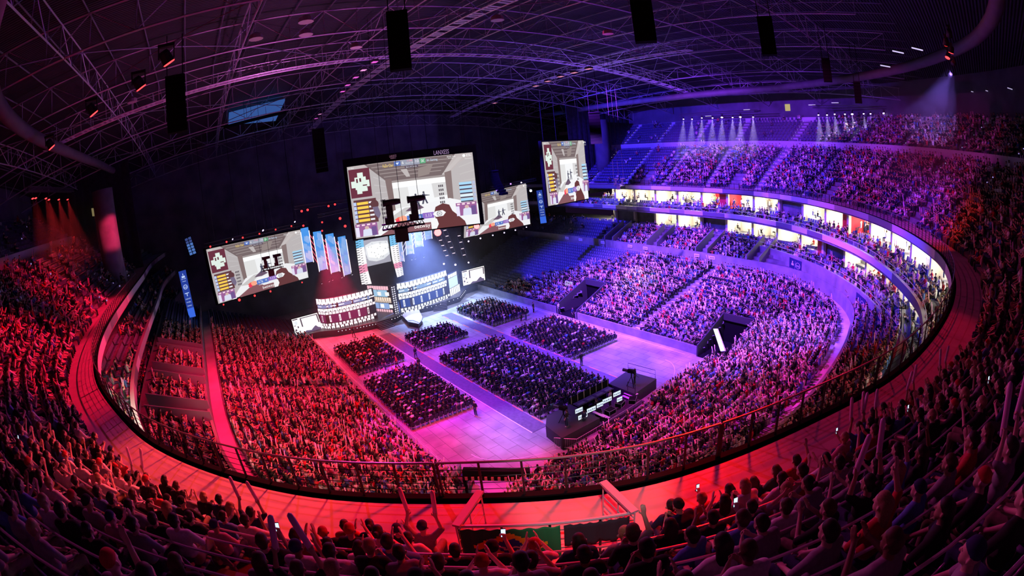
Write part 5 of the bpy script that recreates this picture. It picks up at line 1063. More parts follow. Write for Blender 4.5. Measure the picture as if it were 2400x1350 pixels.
# ------------------------------------------------------------------ people: smooth bodies from tapered limbs
def surf(D, h, org):
    """surface of a sampled distance field, one vertex in every crossed cell"""
    S = D < 0; c = np.zeros(tuple(n - 1 for n in D.shape), np.int8)
    for i in (0, 1):
        for j in (0, 1):
            for k in (0, 1): c += S[i:i + c.shape[0], j:j + c.shape[1], k:k + c.shape[2]]
    A = np.argwhere((c > 0) & (c < 8)); idx = -np.ones(c.shape, np.int64); idx[tuple(A.T)] = np.arange(len(A))
    acc = np.zeros((len(A), 3)); cnt = np.zeros(len(A)); cor = [(i, j, k) for i in (0, 1) for j in (0, 1) for k in (0, 1)]
    for a in range(8):
        for ax in range(3):
            if cor[a][ax]: continue
            b = list(cor[a]); b[ax] = 1; pa, pb = A + cor[a], A + b; da, db = D[tuple(pa.T)], D[tuple(pb.T)]; mk = (da < 0) != (db < 0)
            t = np.where(mk, da / np.where(mk, da - db, 1), 0); q = pa + 0.0; q[:, ax] += t; acc[mk] += q[mk]; cnt[mk] += 1
    V = (acc / cnt[:, None]) * h + org; F = []
    for ax in range(3):
        u, v = (ax + 1) % 3, (ax + 2) % 3; sl = [slice(None)] * 3; s0 = list(sl); s1 = list(sl); s0[ax] = slice(0, -1); s1[ax] = slice(1, None)
        E_ = np.argwhere(S[tuple(s0)] != S[tuple(s1)]); E_ = E_[(E_[:, u] > 0) & (E_[:, v] > 0) & (E_[:, u] < D.shape[u] - 1) & (E_[:, v] < D.shape[v] - 1)]
        fl = S[tuple(E_.T)]; q = []
        for du, dv in ((-1, -1), (0, -1), (0, 0), (-1, 0)): e = E_.copy(); e[:, u] += du; e[:, v] += dv; q.append(idx[tuple(e.T)])
        q = np.stack(q, 1); q[~fl] = q[~fl][:, ::-1]; F.append(q)
    return V, np.concatenate(F)
def sdf(prims, h, cuts=(), pad=0.03, tags=False):
    """prims: (a, b, ra, rb, blend, tag); cuts: (point, normal) keeps the side the normal points away from"""
    P0 = np.array([np.minimum(p[0], p[1]) - max(p[2], p[3]) for p in prims]).min(0) - pad; P1 = np.array([np.maximum(p[0], p[1]) + max(p[2], p[3]) for p in prims]).max(0) + pad
    n = np.ceil((P1 - P0) / h).astype(int) + 1; D = np.full(n, 1.0, np.float32); T = np.zeros(n, np.int8) if tags else None; B = np.full(n, 1.0, np.float32) if tags else None
    for a, b, ra, rb, k, tg in prims:
        a, b = np.asarray(a, float), np.asarray(b, float); r = max(ra, rb) + k + 2.5 * h; i0 = np.clip(((np.minimum(a, b) - r - P0) / h).astype(int), 0, n - 1); i1 = np.clip(np.ceil((np.maximum(a, b) + r - P0) / h).astype(int) + 1, 1, n)
        ax = [(np.arange(i0[i], i1[i]) * h + P0[i]).astype(np.float32) for i in range(3)]; X, Y, Z = np.meshgrid(*ax, indexing='ij'); d = b - a; L = d @ d + 1e-9
        t = np.clip(((X - a[0]) * d[0] + (Y - a[1]) * d[1] + (Z - a[2]) * d[2]) / L, 0, 1); f = np.sqrt((X - a[0] - t * d[0]) ** 2 + (Y - a[1] - t * d[1]) ** 2 + (Z - a[2] - t * d[2]) ** 2) - (ra + (rb - ra) * t)
        sl = tuple(slice(i0[i], i1[i]) for i in range(3)); o = D[sl]; hh = np.clip(0.5 + 0.5 * (o - f) / k, 0, 1); D[sl] = o + (f - o) * hh - k * hh * (1 - hh)
        if tags: m_ = f < B[sl]; B[sl] = np.where(m_, f, B[sl]); T[sl] = np.where(m_, tg, T[sl])
    if cuts:
        X, Y, Z = np.meshgrid(*[np.arange(n[i]) * h + P0[i] for i in range(3)], indexing='ij')
        for p, q in cuts: D = np.maximum(D, (X - p[0]) * q[0] + (Y - p[1]) * q[1] + (Z - p[2]) * q[2])
    V, F = surf(D, h, P0)
    if not tags: return V, F
    return V, F, T[tuple(np.clip(np.rint((V[F].mean(1) - P0) / h).astype(int), 0, n - 1).T)]
v3 = lambda *a: np.array(a, float)
def unit(v): return v / (np.linalg.norm(v) + 1e-9)
def hand(w, d, pn, side, curl):
    """palm, four bent fingers and a thumb; side points to the thumb"""
    d, pn = unit(d), unit(pn); s = unit(np.cross(d, pn)); s = s if s @ side > 0 else -s; o = []
    for k in (-0.024, -0.008, 0.008, 0.024): o.append((w + s * k * 0.7, w + d * 0.085 + s * k, 0.017, 0.0145, 0.012, 0))
    for k, L in ((0.027, 0.066), (0.009, 0.075), (-0.009, 0.070), (-0.027, 0.055)):
        b = w + d * 0.088 + s * k; d1 = unit(d * math.cos(curl) + pn * math.sin(curl) + s * k * 2.2); m_ = b + d1 * L * 0.55; d2 = unit(d * math.cos(2.1 * curl) + pn * math.sin(2.1 * curl)); e = m_ + d2 * L * 0.5
        o += [(b, m_, 0.0115, 0.0105, 0.004, 0), (m_, e, 0.0105, 0.0095, 0.004, 0)]
    b = w + d * 0.025 + s * 0.028; m_ = b + unit(d * 0.6 + s * 0.75 + pn * 0.35) * 0.042; o += [(b, m_, 0.015, 0.0125, 0.008, 0), (m_, m_ + unit(d + pn * 0.3) * 0.032, 0.012, 0.010, 0.004, 0)]
    return o
ARMS = {  # elbow, wrist, hand direction, palm normal, curl; left arm (+y) then right arm
    'lap': (((0.10, 0.27, 0.80), (0.30, 0.16, 0.67), (0.9, -0.3, -0.2), (0, 0, -1), 0.35), ((0.10, -0.27, 0.80), (0.30, -0.16, 0.67), (0.9, 0.3, -0.2), (0, 0, -1), 0.35)),
    'lean': (((0.30, 0.25, 0.72), (0.50, 0.07, 0.82), (0.6, -0.5, 0.3), (-0.2, -0.8, 0.2), 0.8), ((0.30, -0.25, 0.72), (0.50, -0.07, 0.82), (0.6, 0.5, 0.3), (-0.2, 0.8, 0.2), 0.8)),
    'clap': (((0.16, 0.30, 0.84), (0.36, 0.07, 1.04), (0.55, -0.12, 0.8), (0.1, -1, 0), 0.12), ((0.16, -0.30, 0.84), (0.36, -0.10, 1.05), (0.5, 0.2, 0.85), (0.1, 1, 0), 0.15)),
    'raised': (((0.06, 0.33, 1.22), (0.10, 0.26, 1.47), (0.15, -0.1, 1), (0.9, -0.3, 0), 1.15), ((0.06, -0.33, 1.22), (0.10, -0.26, 1.47), (0.15, 0.1, 1), (0.9, 0.3, 0), 1.15)),
    'head': (((-0.03, 0.42, 1.20), (-0.07, 0.17, 1.33), (-0.25, -1, 0.1), (0.3, -0.3, -0.2), 0.5), ((-0.03, -0.42, 1.20), (-0.07, -0.17, 1.33), (-0.25, 1, 0.1), (0.3, 0.3, -0.2), 0.5)),
    'phone': (((0.10, 0.27, 0.80), (0.30, 0.14, 0.68), (0.9, -0.3, -0.2), (0, 0, -1), 0.35), ((0.13, -0.30, 0.86), (0.36, -0.20, 1.10), (0.1, 0.1, 1), (-0.8, 0.5, 0), 0.7)),
    'wave': (((0.10, 0.27, 0.80), (0.30, 0.16, 0.67), (0.9, -0.3, -0.2), (0, 0, -1), 0.35), ((0.02, -0.36, 1.20), (0.12, -0.30, 1.46), (0.1, 0.05, 1), (1, 0.1, 0), 0.25)),
}
POSES = list(ARMS)
def skeleton(pose):
    lean = pose == 'lean'; J = {}
    J['ch'] = v3(0.13, 0, 0.92) if lean else v3(-0.03, 0, 0.95); J['be'] = v3(0.03, 0, 0.72) if lean else v3(-0.02, 0, 0.72); J['sh'] = v3(0.20, 0, 1.01) if lean else v3(-0.02, 0, 1.06)
    J['nk'] = v3(0.25, 0, 1.07) if lean else v3(-0.01, 0, 1.14); J['hd'] = v3(0.31, 0, 1.19) if lean else v3(0.025, 0, 1.27); return J
def body(pose, low=False):
    J = skeleton(pose); y = v3(0, 1, 0); k = 0.035; h = J['hd']; o = []
    o += [(v3(0, 0.085, 0.55), v3(0, -0.085, 0.55), 0.115, 0.115, k, 2), (J['be'] + y * 0.055, J['be'] - y * 0.055, 0.108, 0.108, 0.06, 1), (J['ch'] + y * 0.085, J['ch'] - y * 0.085, 0.112, 0.112, 0.07, 1), (J['sh'] + y * 0.14, J['sh'] - y * 0.14, 0.062, 0.062, 0.05, 1), (J['sh'], h - v3(0.015, 0, 0.05), 0.058, 0.052, 0.03, 0)]
    o += [(h + v3(-0.018, 0, 0.005), h + v3(0.012, 0, 0.035), 0.088, 0.084, 0.02, 0), (h + v3(0.05, 0, -0.075), h + v3(0.03, 0, -0.02), 0.047, 0.062, 0.03, 0)]
    if not low: o += [(h + v3(0.094, 0, 0.012), h + v3(0.113, 0, -0.024), 0.011, 0.016, 0.01, 0), (h + v3(0.085, 0.03, 0.03), h + v3(0.085, -0.03, 0.03), 0.014, 0.014, 0.012, 0), (h + v3(0.085, 0.016, -0.062), h + v3(0.085, -0.016, -0.062), 0.012, 0.012, 0.01, 0)] + [(h + v3(-0.005, s * 0.092, -0.03), h + v3(-0.018, s * 0.1, 0.012), 0.013, 0.018, 0.006, 0) for s in (1, -1)]
    for s, (e, w_, d, pn, cu) in zip((1, -1), ARMS[pose]):
        e, w_, d, pn = map(lambda q: np.array(q, float), (e, w_, d, pn)); sh = J['sh'] + y * s * 0.185
        if pose == 'raised' or (pose == 'wave' and s < 0) or pose == 'head': sh = sh + v3(0, 0, 0.03)
        o += [(sh, e, 0.056, 0.044, 0.04, 1), (sh + (e - sh) * 0.5, e, 0.047, 0.043, 0.015, 0), (e, w_, 0.042, 0.028, 0.02, 0)]
        if not low: o += hand(w_, d, pn, -y * s * (1 if pose != 'head' else 0) + v3(0.3, 0, 0.6), cu)
        else: o.append((w_, w_ + unit(d) * 0.09, 0.035, 0.03, 0.02, 0))
        o += [(v3(0.02, s * 0.09, 0.54), v3(0.45, s * 0.13, 0.50), 0.092, 0.062, 0.04, 2), (v3(0.45, s * 0.13, 0.50), v3(0.42, s * 0.13, 0.10), 0.060, 0.042, 0.02, 2), (v3(0.41, s * 0.13, 0.055), v3(0.60, s * 0.15, 0.04), 0.045, 0.036, 0.02, 4)]
    return o
def grow(pr, g): return [(a, b, ra + g, rb + g, k, t) for a, b, ra, rb, k, t in pr]
HAIR = {'short': [((-0.03, 0, 0.03), (0.0, 0, 0.06), 0.092, 0.085, 0.02, 3), ((-0.05, 0, -0.03), (-0.05, 0, 0.03), 0.068, 0.08, 0.02, 3)],
        'long': [((-0.03, 0, 0.03), (0.0, 0, 0.06), 0.096, 0.086, 0.02, 3), ((-0.065, 0.045, 0.0), (-0.10, 0.06, -0.24), 0.062, 0.035, 0.03, 3), ((-0.065, -0.045, 0.0), (-0.10, -0.06, -0.24), 0.062, 0.035, 0.03, 3), ((-0.07, 0, 0.0), (-0.115, 0, -0.25), 0.062, 0.04, 0.03, 3)],
        'bun': [((-0.03, 0, 0.03), (0.0, 0, 0.06), 0.093, 0.085, 0.02, 3), ((-0.05, 0, -0.02), (-0.05, 0, 0.03), 0.066, 0.08, 0.02, 3), ((-0.135, 0, 0.07), (-0.14, 0, 0.08), 0.042, 0.04, 0.015, 3)],
        'cap': [((-0.02, 0, 0.04), (0.0, 0, 0.06), 0.097, 0.09, 0.02, 3), ((0.07, 0.04, 0.055), (0.15, 0.03, 0.045), 0.016, 0.01, 0.015, 3), ((0.07, -0.04, 0.055), (0.15, -0.03, 0.045), 0.016, 0.01, 0.015, 3), ((0.08, 0, 0.06), (0.165, 0, 0.05), 0.016, 0.01, 0.02, 3)]}
def np_mesh(name, V, F, m, smooth=True):
    me = bpy.data.meshes.new(name); me.vertices.add(len(V)); me.vertices.foreach_set('co', np.ascontiguousarray(V, np.float32).ravel()); me.loops.add(F.size); me.loops.foreach_set('vertex_index', F.ravel().astype(np.int32))
    me.polygons.add(len(F)); me.polygons.foreach_set('loop_start', np.arange(0, F.size, 4, dtype=np.int32)); me.polygons.foreach_set('loop_total', np.full(len(F), 4, np.int32))
    if smooth: me.polygons.foreach_set('use_smooth', np.ones(len(F), bool))
    me.materials.append(m); me.update(calc_edges=True); return me
skin = [mat('skin_' + n, c, 0.55, noise=0.06, scale=20) for n, c in (('light', (0.62, 0.42, 0.33)), ('tan', (0.48, 0.30, 0.21)), ('brown', (0.22, 0.12, 0.075)))]
hairm = [mat('hair_' + n, c, 0.6, noise=0.3, scale=60) for n, c in (('dark', (0.018, 0.012, 0.010)), ('brown', (0.07, 0.038, 0.02)), ('fair', (0.36, 0.24, 0.12)))]
SHIRT = {'black': (0.015, 0.015, 0.018), 'white': (0.75, 0.75, 0.75), 'grey': (0.28, 0.28, 0.30), 'navy': (0.02, 0.03, 0.10), 'red': (0.50, 0.03, 0.04), 'blue': (0.10, 0.22, 0.55), 'green': (0.07, 0.22, 0.10), 'pink': (0.65, 0.30, 0.38)}
shirtm = {k: mat('shirt_' + k, c, 0.9, noise=0.12, scale=25) for k, c in SHIRT.items()}; SK = list(SHIRT); SP = [.34, .17, .2, .08, .06, .07, .04, .04]
pantm = [mat('trousers_' + n, c, 0.9, noise=0.15, scale=25) for n, c in (('denim', (0.04, 0.06, 0.13)), ('black', (0.015, 0.015, 0.018)), ('khaki', (0.22, 0.18, 0.12)))]
eyem = mat('eye_dark', (0.03, 0.02, 0.02), 0.2); lipm = mat('lip', (0.42, 0.16, 0.14), 0.5); BOD = {}; LOWP = {}
for po in POSES:
    pr = body(po); J = skeleton(po); V, F = sdf(pr, 0.0125); b = np_mesh('person', V, F, skin[0]); b.materials.append(eyem); b.materials.append(lipm)
    ce = V[F].mean(1) - J['hd']; mi_ = np.where((np.abs(np.abs(ce[:, 1]) - 0.033) < 0.015) & (np.abs(ce[:, 2] - 0.008) < 0.009) & (ce[:, 0] > 0.05), 1, np.where((np.abs(ce[:, 1]) < 0.026) & (np.abs(ce[:, 2] + 0.064) < 0.009) & (ce[:, 0] > 0.06), 2, 0)).astype(np.int32); b.polygons.foreach_set('material_index', mi_)
    tor = [p for p in pr if p[5] == 1]; V, F = sdf(grow(tor, 0.013), 0.017, [((0, 0, 0.56), (0, 0, -1))]); s = np_mesh('shirt', V, F, shirtm['grey'])
    leg = [p for p in pr if p[5] == 2]; V, F = sdf(grow(leg, 0.010), 0.02, [((0, 0, 0.13), (0, 0, -1)), ((0, 0, 0.70), (0, 0, 1))]); q = np_mesh('trousers', V, F, pantm[0])
    BOD[po] = (b, s, q)
    h = J['hd']; lp = body(po, True) + [(h + np.array(a), h + np.array(b_), ra, rb, k, t) for a, b_, ra, rb, k, t in HAIR['short']]; LOWP[po] = sdf([(a, b_, ra, rb, k, 2 if t == 4 else t) for a, b_, ra, rb, k, t in lp], 0.05, tags=True)
HM = {}
for k, pr in HAIR.items():
    V, F = sdf([tuple([np.array(p[0], float), np.array(p[1], float)]) + p[2:] for p in pr], 0.013, [((0.055, 0, 0.045), (0.85, 0, -0.53))] if k != 'cap' else [((0, 0, 0.03), (0.35, 0, -0.93))]); HM[k] = np_mesh('hair', V, F, hairm[0])

# ------------------------------------------------------------------ places to sit
def low_line(t):
    p = low_xy(t); return np.r_[0, np.cumsum(np.linalg.norm(np.diff(p, axis=0), axis=1))], p
AISL = [40, 82, 122, 158, 184, 212, 238, 262, 283, 318, 362]           # stairs in the lower tier
S_pos, S_n, S_kind = [], [], []                                          # seat places: position, inward direction, (block, row, distance along)
for k in range(NROW):
    t = 0.05 + 0.9 * k / NROW; L, p = low_line(t); q = np.gradient(p, axis=0); q /= np.linalg.norm(q, axis=1)[:, None]; nn = np.stack([-q[:, 1], q[:, 0]], 1)
    if ((p - [50, 0]) * nn).sum() < 0: nn = -nn
    l = np.arange(0.3, L[-1], 0.52); ii = np.interp(l, L, np.arange(420))
    for l_, i in zip(l, ii):
        if min(abs((i - a)) * (L[-1] / 419) for a in AISL) < 0.62: continue
        j = int(i); x, y = np.interp(i, range(420), p[:, 0]), np.interp(i, range(420), p[:, 1])
        if in_tunnel(x, y, 0.35): continue
        S_pos.append((x, y, low_z(k))); S_n.append(-nn[j]); S_kind.append((0, k, l_, t))
def ring_seats(crv, off, z, blk, k, skip, a=0, b=None):
    l = np.arange(a + 0.3, (b or crv.L) - 0.3, 0.52 / max(0.6, 1.0)); p, n = crv.at(l, off)
    for l_, q, m_ in zip(l, p, n):
        if not skip(l_, q): S_pos.append((q[0], q[1], z)); S_n.append(-m_); S_kind.append((blk, k, l_, off))
for k in range(6):
    cut = lambda l, q: any(abs(l - c) < w_ / 2 + 0.3 for c, w_ in CUTS) or (13.5 < q[0] < 33 and q[1] < -18 and not (20.5 < q[0] < 24 and q[1] > -34 and k < 3) and not (15 < q[0] < 18.2 and k < 3)) or (q[0] < 33 and 12 < q[1]) and k > 4
    ring_seats(GANG, 0.75 + 0.85 * k, 7.6 + 0.42 * k, 1, k, cut)
nocut = lambda l, q: False
LAMP_A = RING.near((1.8, 12))
for blk, z, o0 in ((2, 8.9, -1.9), (3, 13.1, -1.3)):
    for k in range(3): ring_seats(RING, o0 + 0.55 + 1.1 * k if k == 0 else o0 + 0.6 + 1.05 * k, z + 0.32 * k, blk, k, lambda l, q: (l % 5.2) < 0.7)
AISU = 9.8; UPO = RING.near(np.array(P(1640, 440, z=WALK).to_2d())) % AISU
def up_skip(k):
    def f(l, q):
        d = abs((l - UPO + AISU / 2) % AISU - AISU / 2)
        if d < 0.62: return True
        if k < 4 and abs((l - UPO) % (2 * AISU) - AISU * 1.5) < 1.3 and not (VA - 30 < l < VB + 22): return True   # small stair openings
        return k < 2 and VA - 0.1 < l < VB + 0.1
    return f
for k in range(NA + NB):
    o, z = up_row(k); ring_seats(RING, o + 0.32, z, 4, k, up_skip(k))
S_pos, S_n = np.array(S_pos), np.array(S_n); KND = np.array([a[:2] for a in S_kind]); SL = np.array([a[2] for a in S_kind]); ST = np.array([a[3] for a in S_kind])
px, py, rg = project(S_pos + [0, 0, 0.9]); vis = (px > -70) & (px < 2470) & (py > -70) & (py < 1450) & (((S_pos - EY) @ CR)[:, 2] < 0)
X, Y = S_pos[:, 0], S_pos[:, 1]; blk, row = KND[:, 0], KND[:, 1]; pr = np.zeros(len(X)); U = RNG.random(len(X))
clus = 0.5 + 0.5 * np.sin(X * 1.7 + row * 2.3) * np.sin(Y * 1.3 - row * 1.1)
b0 = blk == 0; pr[b0] = np.where(Y[b0] < 0, np.clip((79 - ST[b0] * 26 - X[b0]) / 5, 0, 1), np.clip((78 - X[b0]) / 4, 0, 1)) * np.where(clus[b0] > 0.93, 0.35, 0.93)
b1 = blk == 1; pr[b1] = np.where(Y[b1] < 0, np.clip((63 - X[b1]) / 3, 0.04, 0.86), np.clip((74 - X[b1]) / 4, 0, 0.85))
b2 = (blk == 2) | (blk == 3); pr[b2] = np.where(Y[b2] < 16, np.where(X[b2] < 52, 0.5, 0.16), 0.12)
b4 = blk == 4; lo = b4 & (row < NA); hi = b4 & (row >= NA)
pr[lo] = np.where(Y[lo] < 0, np.clip((66 - row[lo] * 0.5 - X[lo]) / 10, 0.03, 0.93), np.clip((56 - X[lo]) / 14, 0.15, 0.93)); pr[hi] = np.where(Y[hi] < 0, np.clip((29 - X[hi]) / 6, 0.05, 0.92), np.clip((34 - X[hi]) / 10, 0.06, 0.9))
drop = b4 & ((X > 84) | (np.hypot(X - 69.6, Y - 44.6) < 2.1)); pr[drop] = 0
near_ = b4 & (rg < 22); pr[near_] = np.minimum(pr[near_], 0.88)
occ = (U < pr) & vis & (rg > 2.2); dead = vis & ~occ & (rg > 2.2) & ~drop
# ---- the seats that show: nearest as things, the rest as one
seat_sh = MB()
def shell(mb):
    pan = [(-0.20, 0.40), (-0.02, 0.395), (0.16, 0.415), (0.22, 0.44)]; bk = [(-0.20, 0.40), (-0.25, 0.50), (-0.29, 0.68), (-0.31, 0.84)]
    for pf in (pan, bk):
        n = len(pf); vs = [(x, s * 0.215, z) for s in (-1, 1) for x, z in pf] + [(x - 0.03 * (pf is bk), s * 0.215, z - 0.03 * (pf is pan)) for s in (-1, 1) for x, z in pf]
        for i in range(n - 1): mb.add([vs[i], vs[i + 1], vs[n + i + 1], vs[n + i], vs[2 * n + i], vs[2 * n + i + 1], vs[3 * n + i + 1], vs[3 * n + i]], [(0, 1, 2, 3), (7, 6, 5, 4), (0, 4, 5, 1), (2, 6, 7, 3), (0, 3, 7, 4), (1, 5, 6, 2)])
    mb.box((-0.08, 0, 0.2), (0.08, 0.1, 0.4))
shell(seat_sh); hoop = MB(); hoop.tube([(-0.22, -0.225, 0.45), (-0.32, -0.225, 0.80), (-0.335, -0.19, 0.88), (-0.34, 0, 0.90), (-0.335, 0.19, 0.88), (-0.32, 0.225, 0.80), (-0.22, 0.225, 0.45)], 0.016, 5)
sme, hme = seat_sh.mesh('stadium_seat', seatm, True), hoop.mesh('hoop', mat('hoop_paint', (0.5, 0.48, 0.52), 0.35, 0.5), True)
allup = np.argwhere(vis & b4 & (rg > 2.2) & (rg < 26)).ravel(); allup = allup[np.argsort(rg[allup])]; near_s = allup[:300]
def left_rank(ix):
    az = px[ix]; out = {}
    for r in set(row[ix]):
        m_ = ix[row[ix] == r]; m_ = m_[np.argsort(px[m_])]
        for j, a in enumerate(m_): out[a] = j + 1
    return out
rk = left_rank(near_s); proto = None
YAW = np.arctan2(S_n[:, 1], S_n[:, 0])
for a in near_s:
    if proto is None: proto = ob('stadium_seat', sme); ob('hoop', hme, proto); o = proto
    else: o = copy_tree(proto)
    o.location = S_pos[a]; o.rotation_euler = (0, 0, YAW[a]); tag(o, f'dark stadium seat with pale hoop, {ordn(row[a] + 1)} row behind the walkway, {ordn(rk[a])} seat from left', 'seat', 'dark stadium seats in the nearest upper rows')
fs = MB(); fs.box((0.0, 0, 0.43), (0.42, 0.44, 0.05)); fs.add([(-0.22, -0.22, 0.42), (-0.22, 0.22, 0.42), (-0.31, 0.21, 0.86), (-0.31, -0.21, 0.86), (-0.27, -0.22, 0.42), (-0.27, 0.22, 0.42), (-0.35, 0.21, 0.86), (-0.35, -0.21, 0.86)], [(0, 1, 2, 3), (7, 6, 5, 4), (2, 6, 7, 3), (1, 5, 6, 2), (0, 3, 7, 4)])
ns_ = set(near_s.tolist()); fi = np.array([a for a in np.argwhere((dead | (vis & b4 & (rg < 34))) & ~drop).ravel() if a not in ns_])
o = ob('stadium_seats', raw_mesh('stadium_seats', [scatter_mesh('', fs, S_pos[fi], YAW[fi], None)], [seatm])); tag(o, 'all the dark blue stadium seats farther away round the bowl', 'seats', kind='stuff')
# ---- spectators
FACE = np.arctan2(-S_pos[:, 1] * 0.35, 60 - S_pos[:, 0]); turn = np.where(blk == 4, 0.35, 0.3); dy = (FACE - YAW + PI) % (2 * PI) - PI; PYAW = YAW + dy * turn + RNG.normal(0, 0.12, len(X))
oc = np.argwhere(occ).ravel(); up = oc[b4[oc]]; up = up[np.argsort(rg[up])]; ind = up[:300]; rest = oc[~np.isin(oc, ind)]
PH = [(1757, 1260), (1617, 1123), (1956, 1045), (2148, 1050), (2320, 965), (1192, 1315), (628, 1285), (35, 1060)]
STK = [(1945, 985), (2030, 1000), (2215, 905), (2385, 1150), (590, 1190), (975, 1215), (330, 1130)]
HDS = [(385, 1215), (1860, 1180), (160, 1130)]
WAV = [(1440, 1240), (1990, 1270), (2150, 1120), (1880, 1060)]
want = {}
for po, L in (('phone', PH), ('raised', STK), ('head', HDS), ('wave', WAV)):
    for u, v in L:
        d = np.hypot(px[ind] - u, py[ind] - v); d[[j for j, a in enumerate(ind) if a in want]] = 1e9; want[ind[d.argmin()]] = po
rp_ = random.Random(11); rk = left_rank(ind); PWORD = {'lap': 'with hands on lap', 'lean': 'leaning forward', 'clap': 'clapping', 'raised': 'raising clappers', 'head': 'hands behind head', 'phone': 'holding a phone', 'wave': 'waving one arm'}
phm = glow((0.55, 0.75, 1.0), 1.6); stickm = mat('inflated_stick', (0.80, 0.52, 0.78), 0.35)
sk = MB(); sk.lathe([(0.01, 0), (0.035, 0.02), (0.042, 0.06), (0.042, 0.50), (0.034, 0.56), (0.008, 0.585)], 10); skme = sk.mesh('inflated_stick', stickm, True)
pb, ps = MB(), MB(); pb.box((0, 0, 0), (0.011, 0.075, 0.15)); ps.box((-0.0065, 0, 0), (0.002, 0.066, 0.132)); pbm, psm_ = pb.mesh('mobile_phone', black), ps.mesh('screen', phm); nph = nst = 0
def setm(o, m_): o.material_slots[0].link = 'OBJECT'; o.material_slots[0].material = m_
for a in ind:
    po = want.get(a) or rp_.choices(['lap', 'lean', 'clap', 'wave', 'head', 'raised'], [0.55, 0.18, 0.22, 0.03, 0.015, 0.005])[0]; bo, sh, tr = BOD[po]; col = rp_.choices(SK, SP)[0]; hk = rp_.choices(list(HAIR), [0.58, 0.24, 0.06, 0.12])[0]
    o = ob('person', bo); s = ob('shirt', sh, o); q = ob('trousers', tr, o); h = ob('hair' if hk != 'cap' else 'cap', HM[hk], o); h.location = skeleton(po)['hd']
    setm(o, rp_.choices(skin, [0.6, 0.3, 0.1])[0]); setm(s, shirtm[col]); setm(q, rp_.choice(pantm)); setm(h, rp_.choices(hairm, [0.6, 0.3, 0.1])[0] if hk != 'cap' else shirtm[rp_.choice(('black', 'red', 'navy'))])
    sc = rp_.uniform(0.94, 1.07); o.location = S_pos[a] + [0, 0, -0.04]; o.rotation_euler = (0, 0, PYAW[a]); o.scale = (sc, sc, sc)
    hw = {'short': '', 'long': 'long-haired ', 'bun': 'bun-haired ', 'cap': 'capped '}[hk]
    tag(o, f'{hw}person in {col} shirt {PWORD[po]}, {ordn(row[a] + 1)} row behind walkway, {ordn(rk[a])} from left', 'person', 'spectators in the nearest upper rows')
    M = Matrix.Translation(o.location) @ Matrix.Rotation(PYAW[a], 4, 'Z') @ Matrix.Scale(sc, 4)
    if po == 'phone':
        nph += 1; f = ob('mobile_phone', pbm); ob('screen', psm_, f); f.location = M @ Vector((0.385, -0.19, 1.20)); f.rotation_euler = (0.1, 0.25, PYAW[a]); tag(f, f'lit phone held by the {col} shirted person, {ordn(row[a] + 1)} row, {ordn(rk[a])} from left', 'phone', 'lit phones in the nearest rows')
    if po == 'raised':
        for sy in (1, -1):
            f = ob('inflated_stick', skme); f.location = M @ Vector((0.13, sy * 0.25, 1.46)); f.rotation_euler = (rp_.uniform(-0.25, 0.25), rp_.uniform(-0.1, 0.3), PYAW[a]); tag(f, f'pink clapper in {"left" if sy > 0 else "right"} hand of the {col} shirted person, {ordn(row[a] + 1)} row, {ordn(rk[a])} from left', 'clapper', 'inflated clappers in the nearest rows')
# ---- everyone farther away, one object
SHA = np.array(list(SHIRT.values())); SKA = np.array([(0.62, 0.42, 0.33), (0.48, 0.30, 0.21), (0.22, 0.12, 0.075)]); HA = np.array([(0.018, 0.012, 0.010), (0.07, 0.038, 0.02), (0.36, 0.24, 0.12)]); PA = np.array([(0.04, 0.06, 0.13), (0.015, 0.015, 0.018), (0.22, 0.18, 0.12)])
FSP = np.array([.36, .20, .14, .08, .07, .07, .03, .05]); FSP /= FSP.sum()
class Raw: pass
def crowd_parts(pos, yaw, protos, wts, FSP=FSP):
    n = len(pos); which = RNG.choice(len(protos), n, p=np.array(wts) / sum(wts)); parts, cols = [], []
    for i, (v, f, tg) in enumerate(protos):
        j = np.argwhere(which == i).ravel()
        if not len(j): continue
        mb = Raw(); mb.v = v; mb.f = f; mb.m = [0] * len(f); parts.append(scatter_mesh('', mb, pos[j], yaw[j], None, None, RNG.uniform(0.92, 1.08, len(j)).astype(np.float32)))
        pal = np.stack([SKA[RNG.choice(3, len(j), p=[.62, .28, .1])], SHA[RNG.choice(len(SHA), len(j), p=FSP)], PA[RNG.choice(3, len(j))], HA[RNG.choice(3, len(j), p=[.55, .33, .12])], np.tile((0.85, 0.6, 0.85), (len(j), 1))], 1)
        c = pal[:, np.array(tg)]; cols.append(np.concatenate([c, np.ones((*c.shape[:2], 1))], 2).reshape(-1, 4))
    return parts, cols
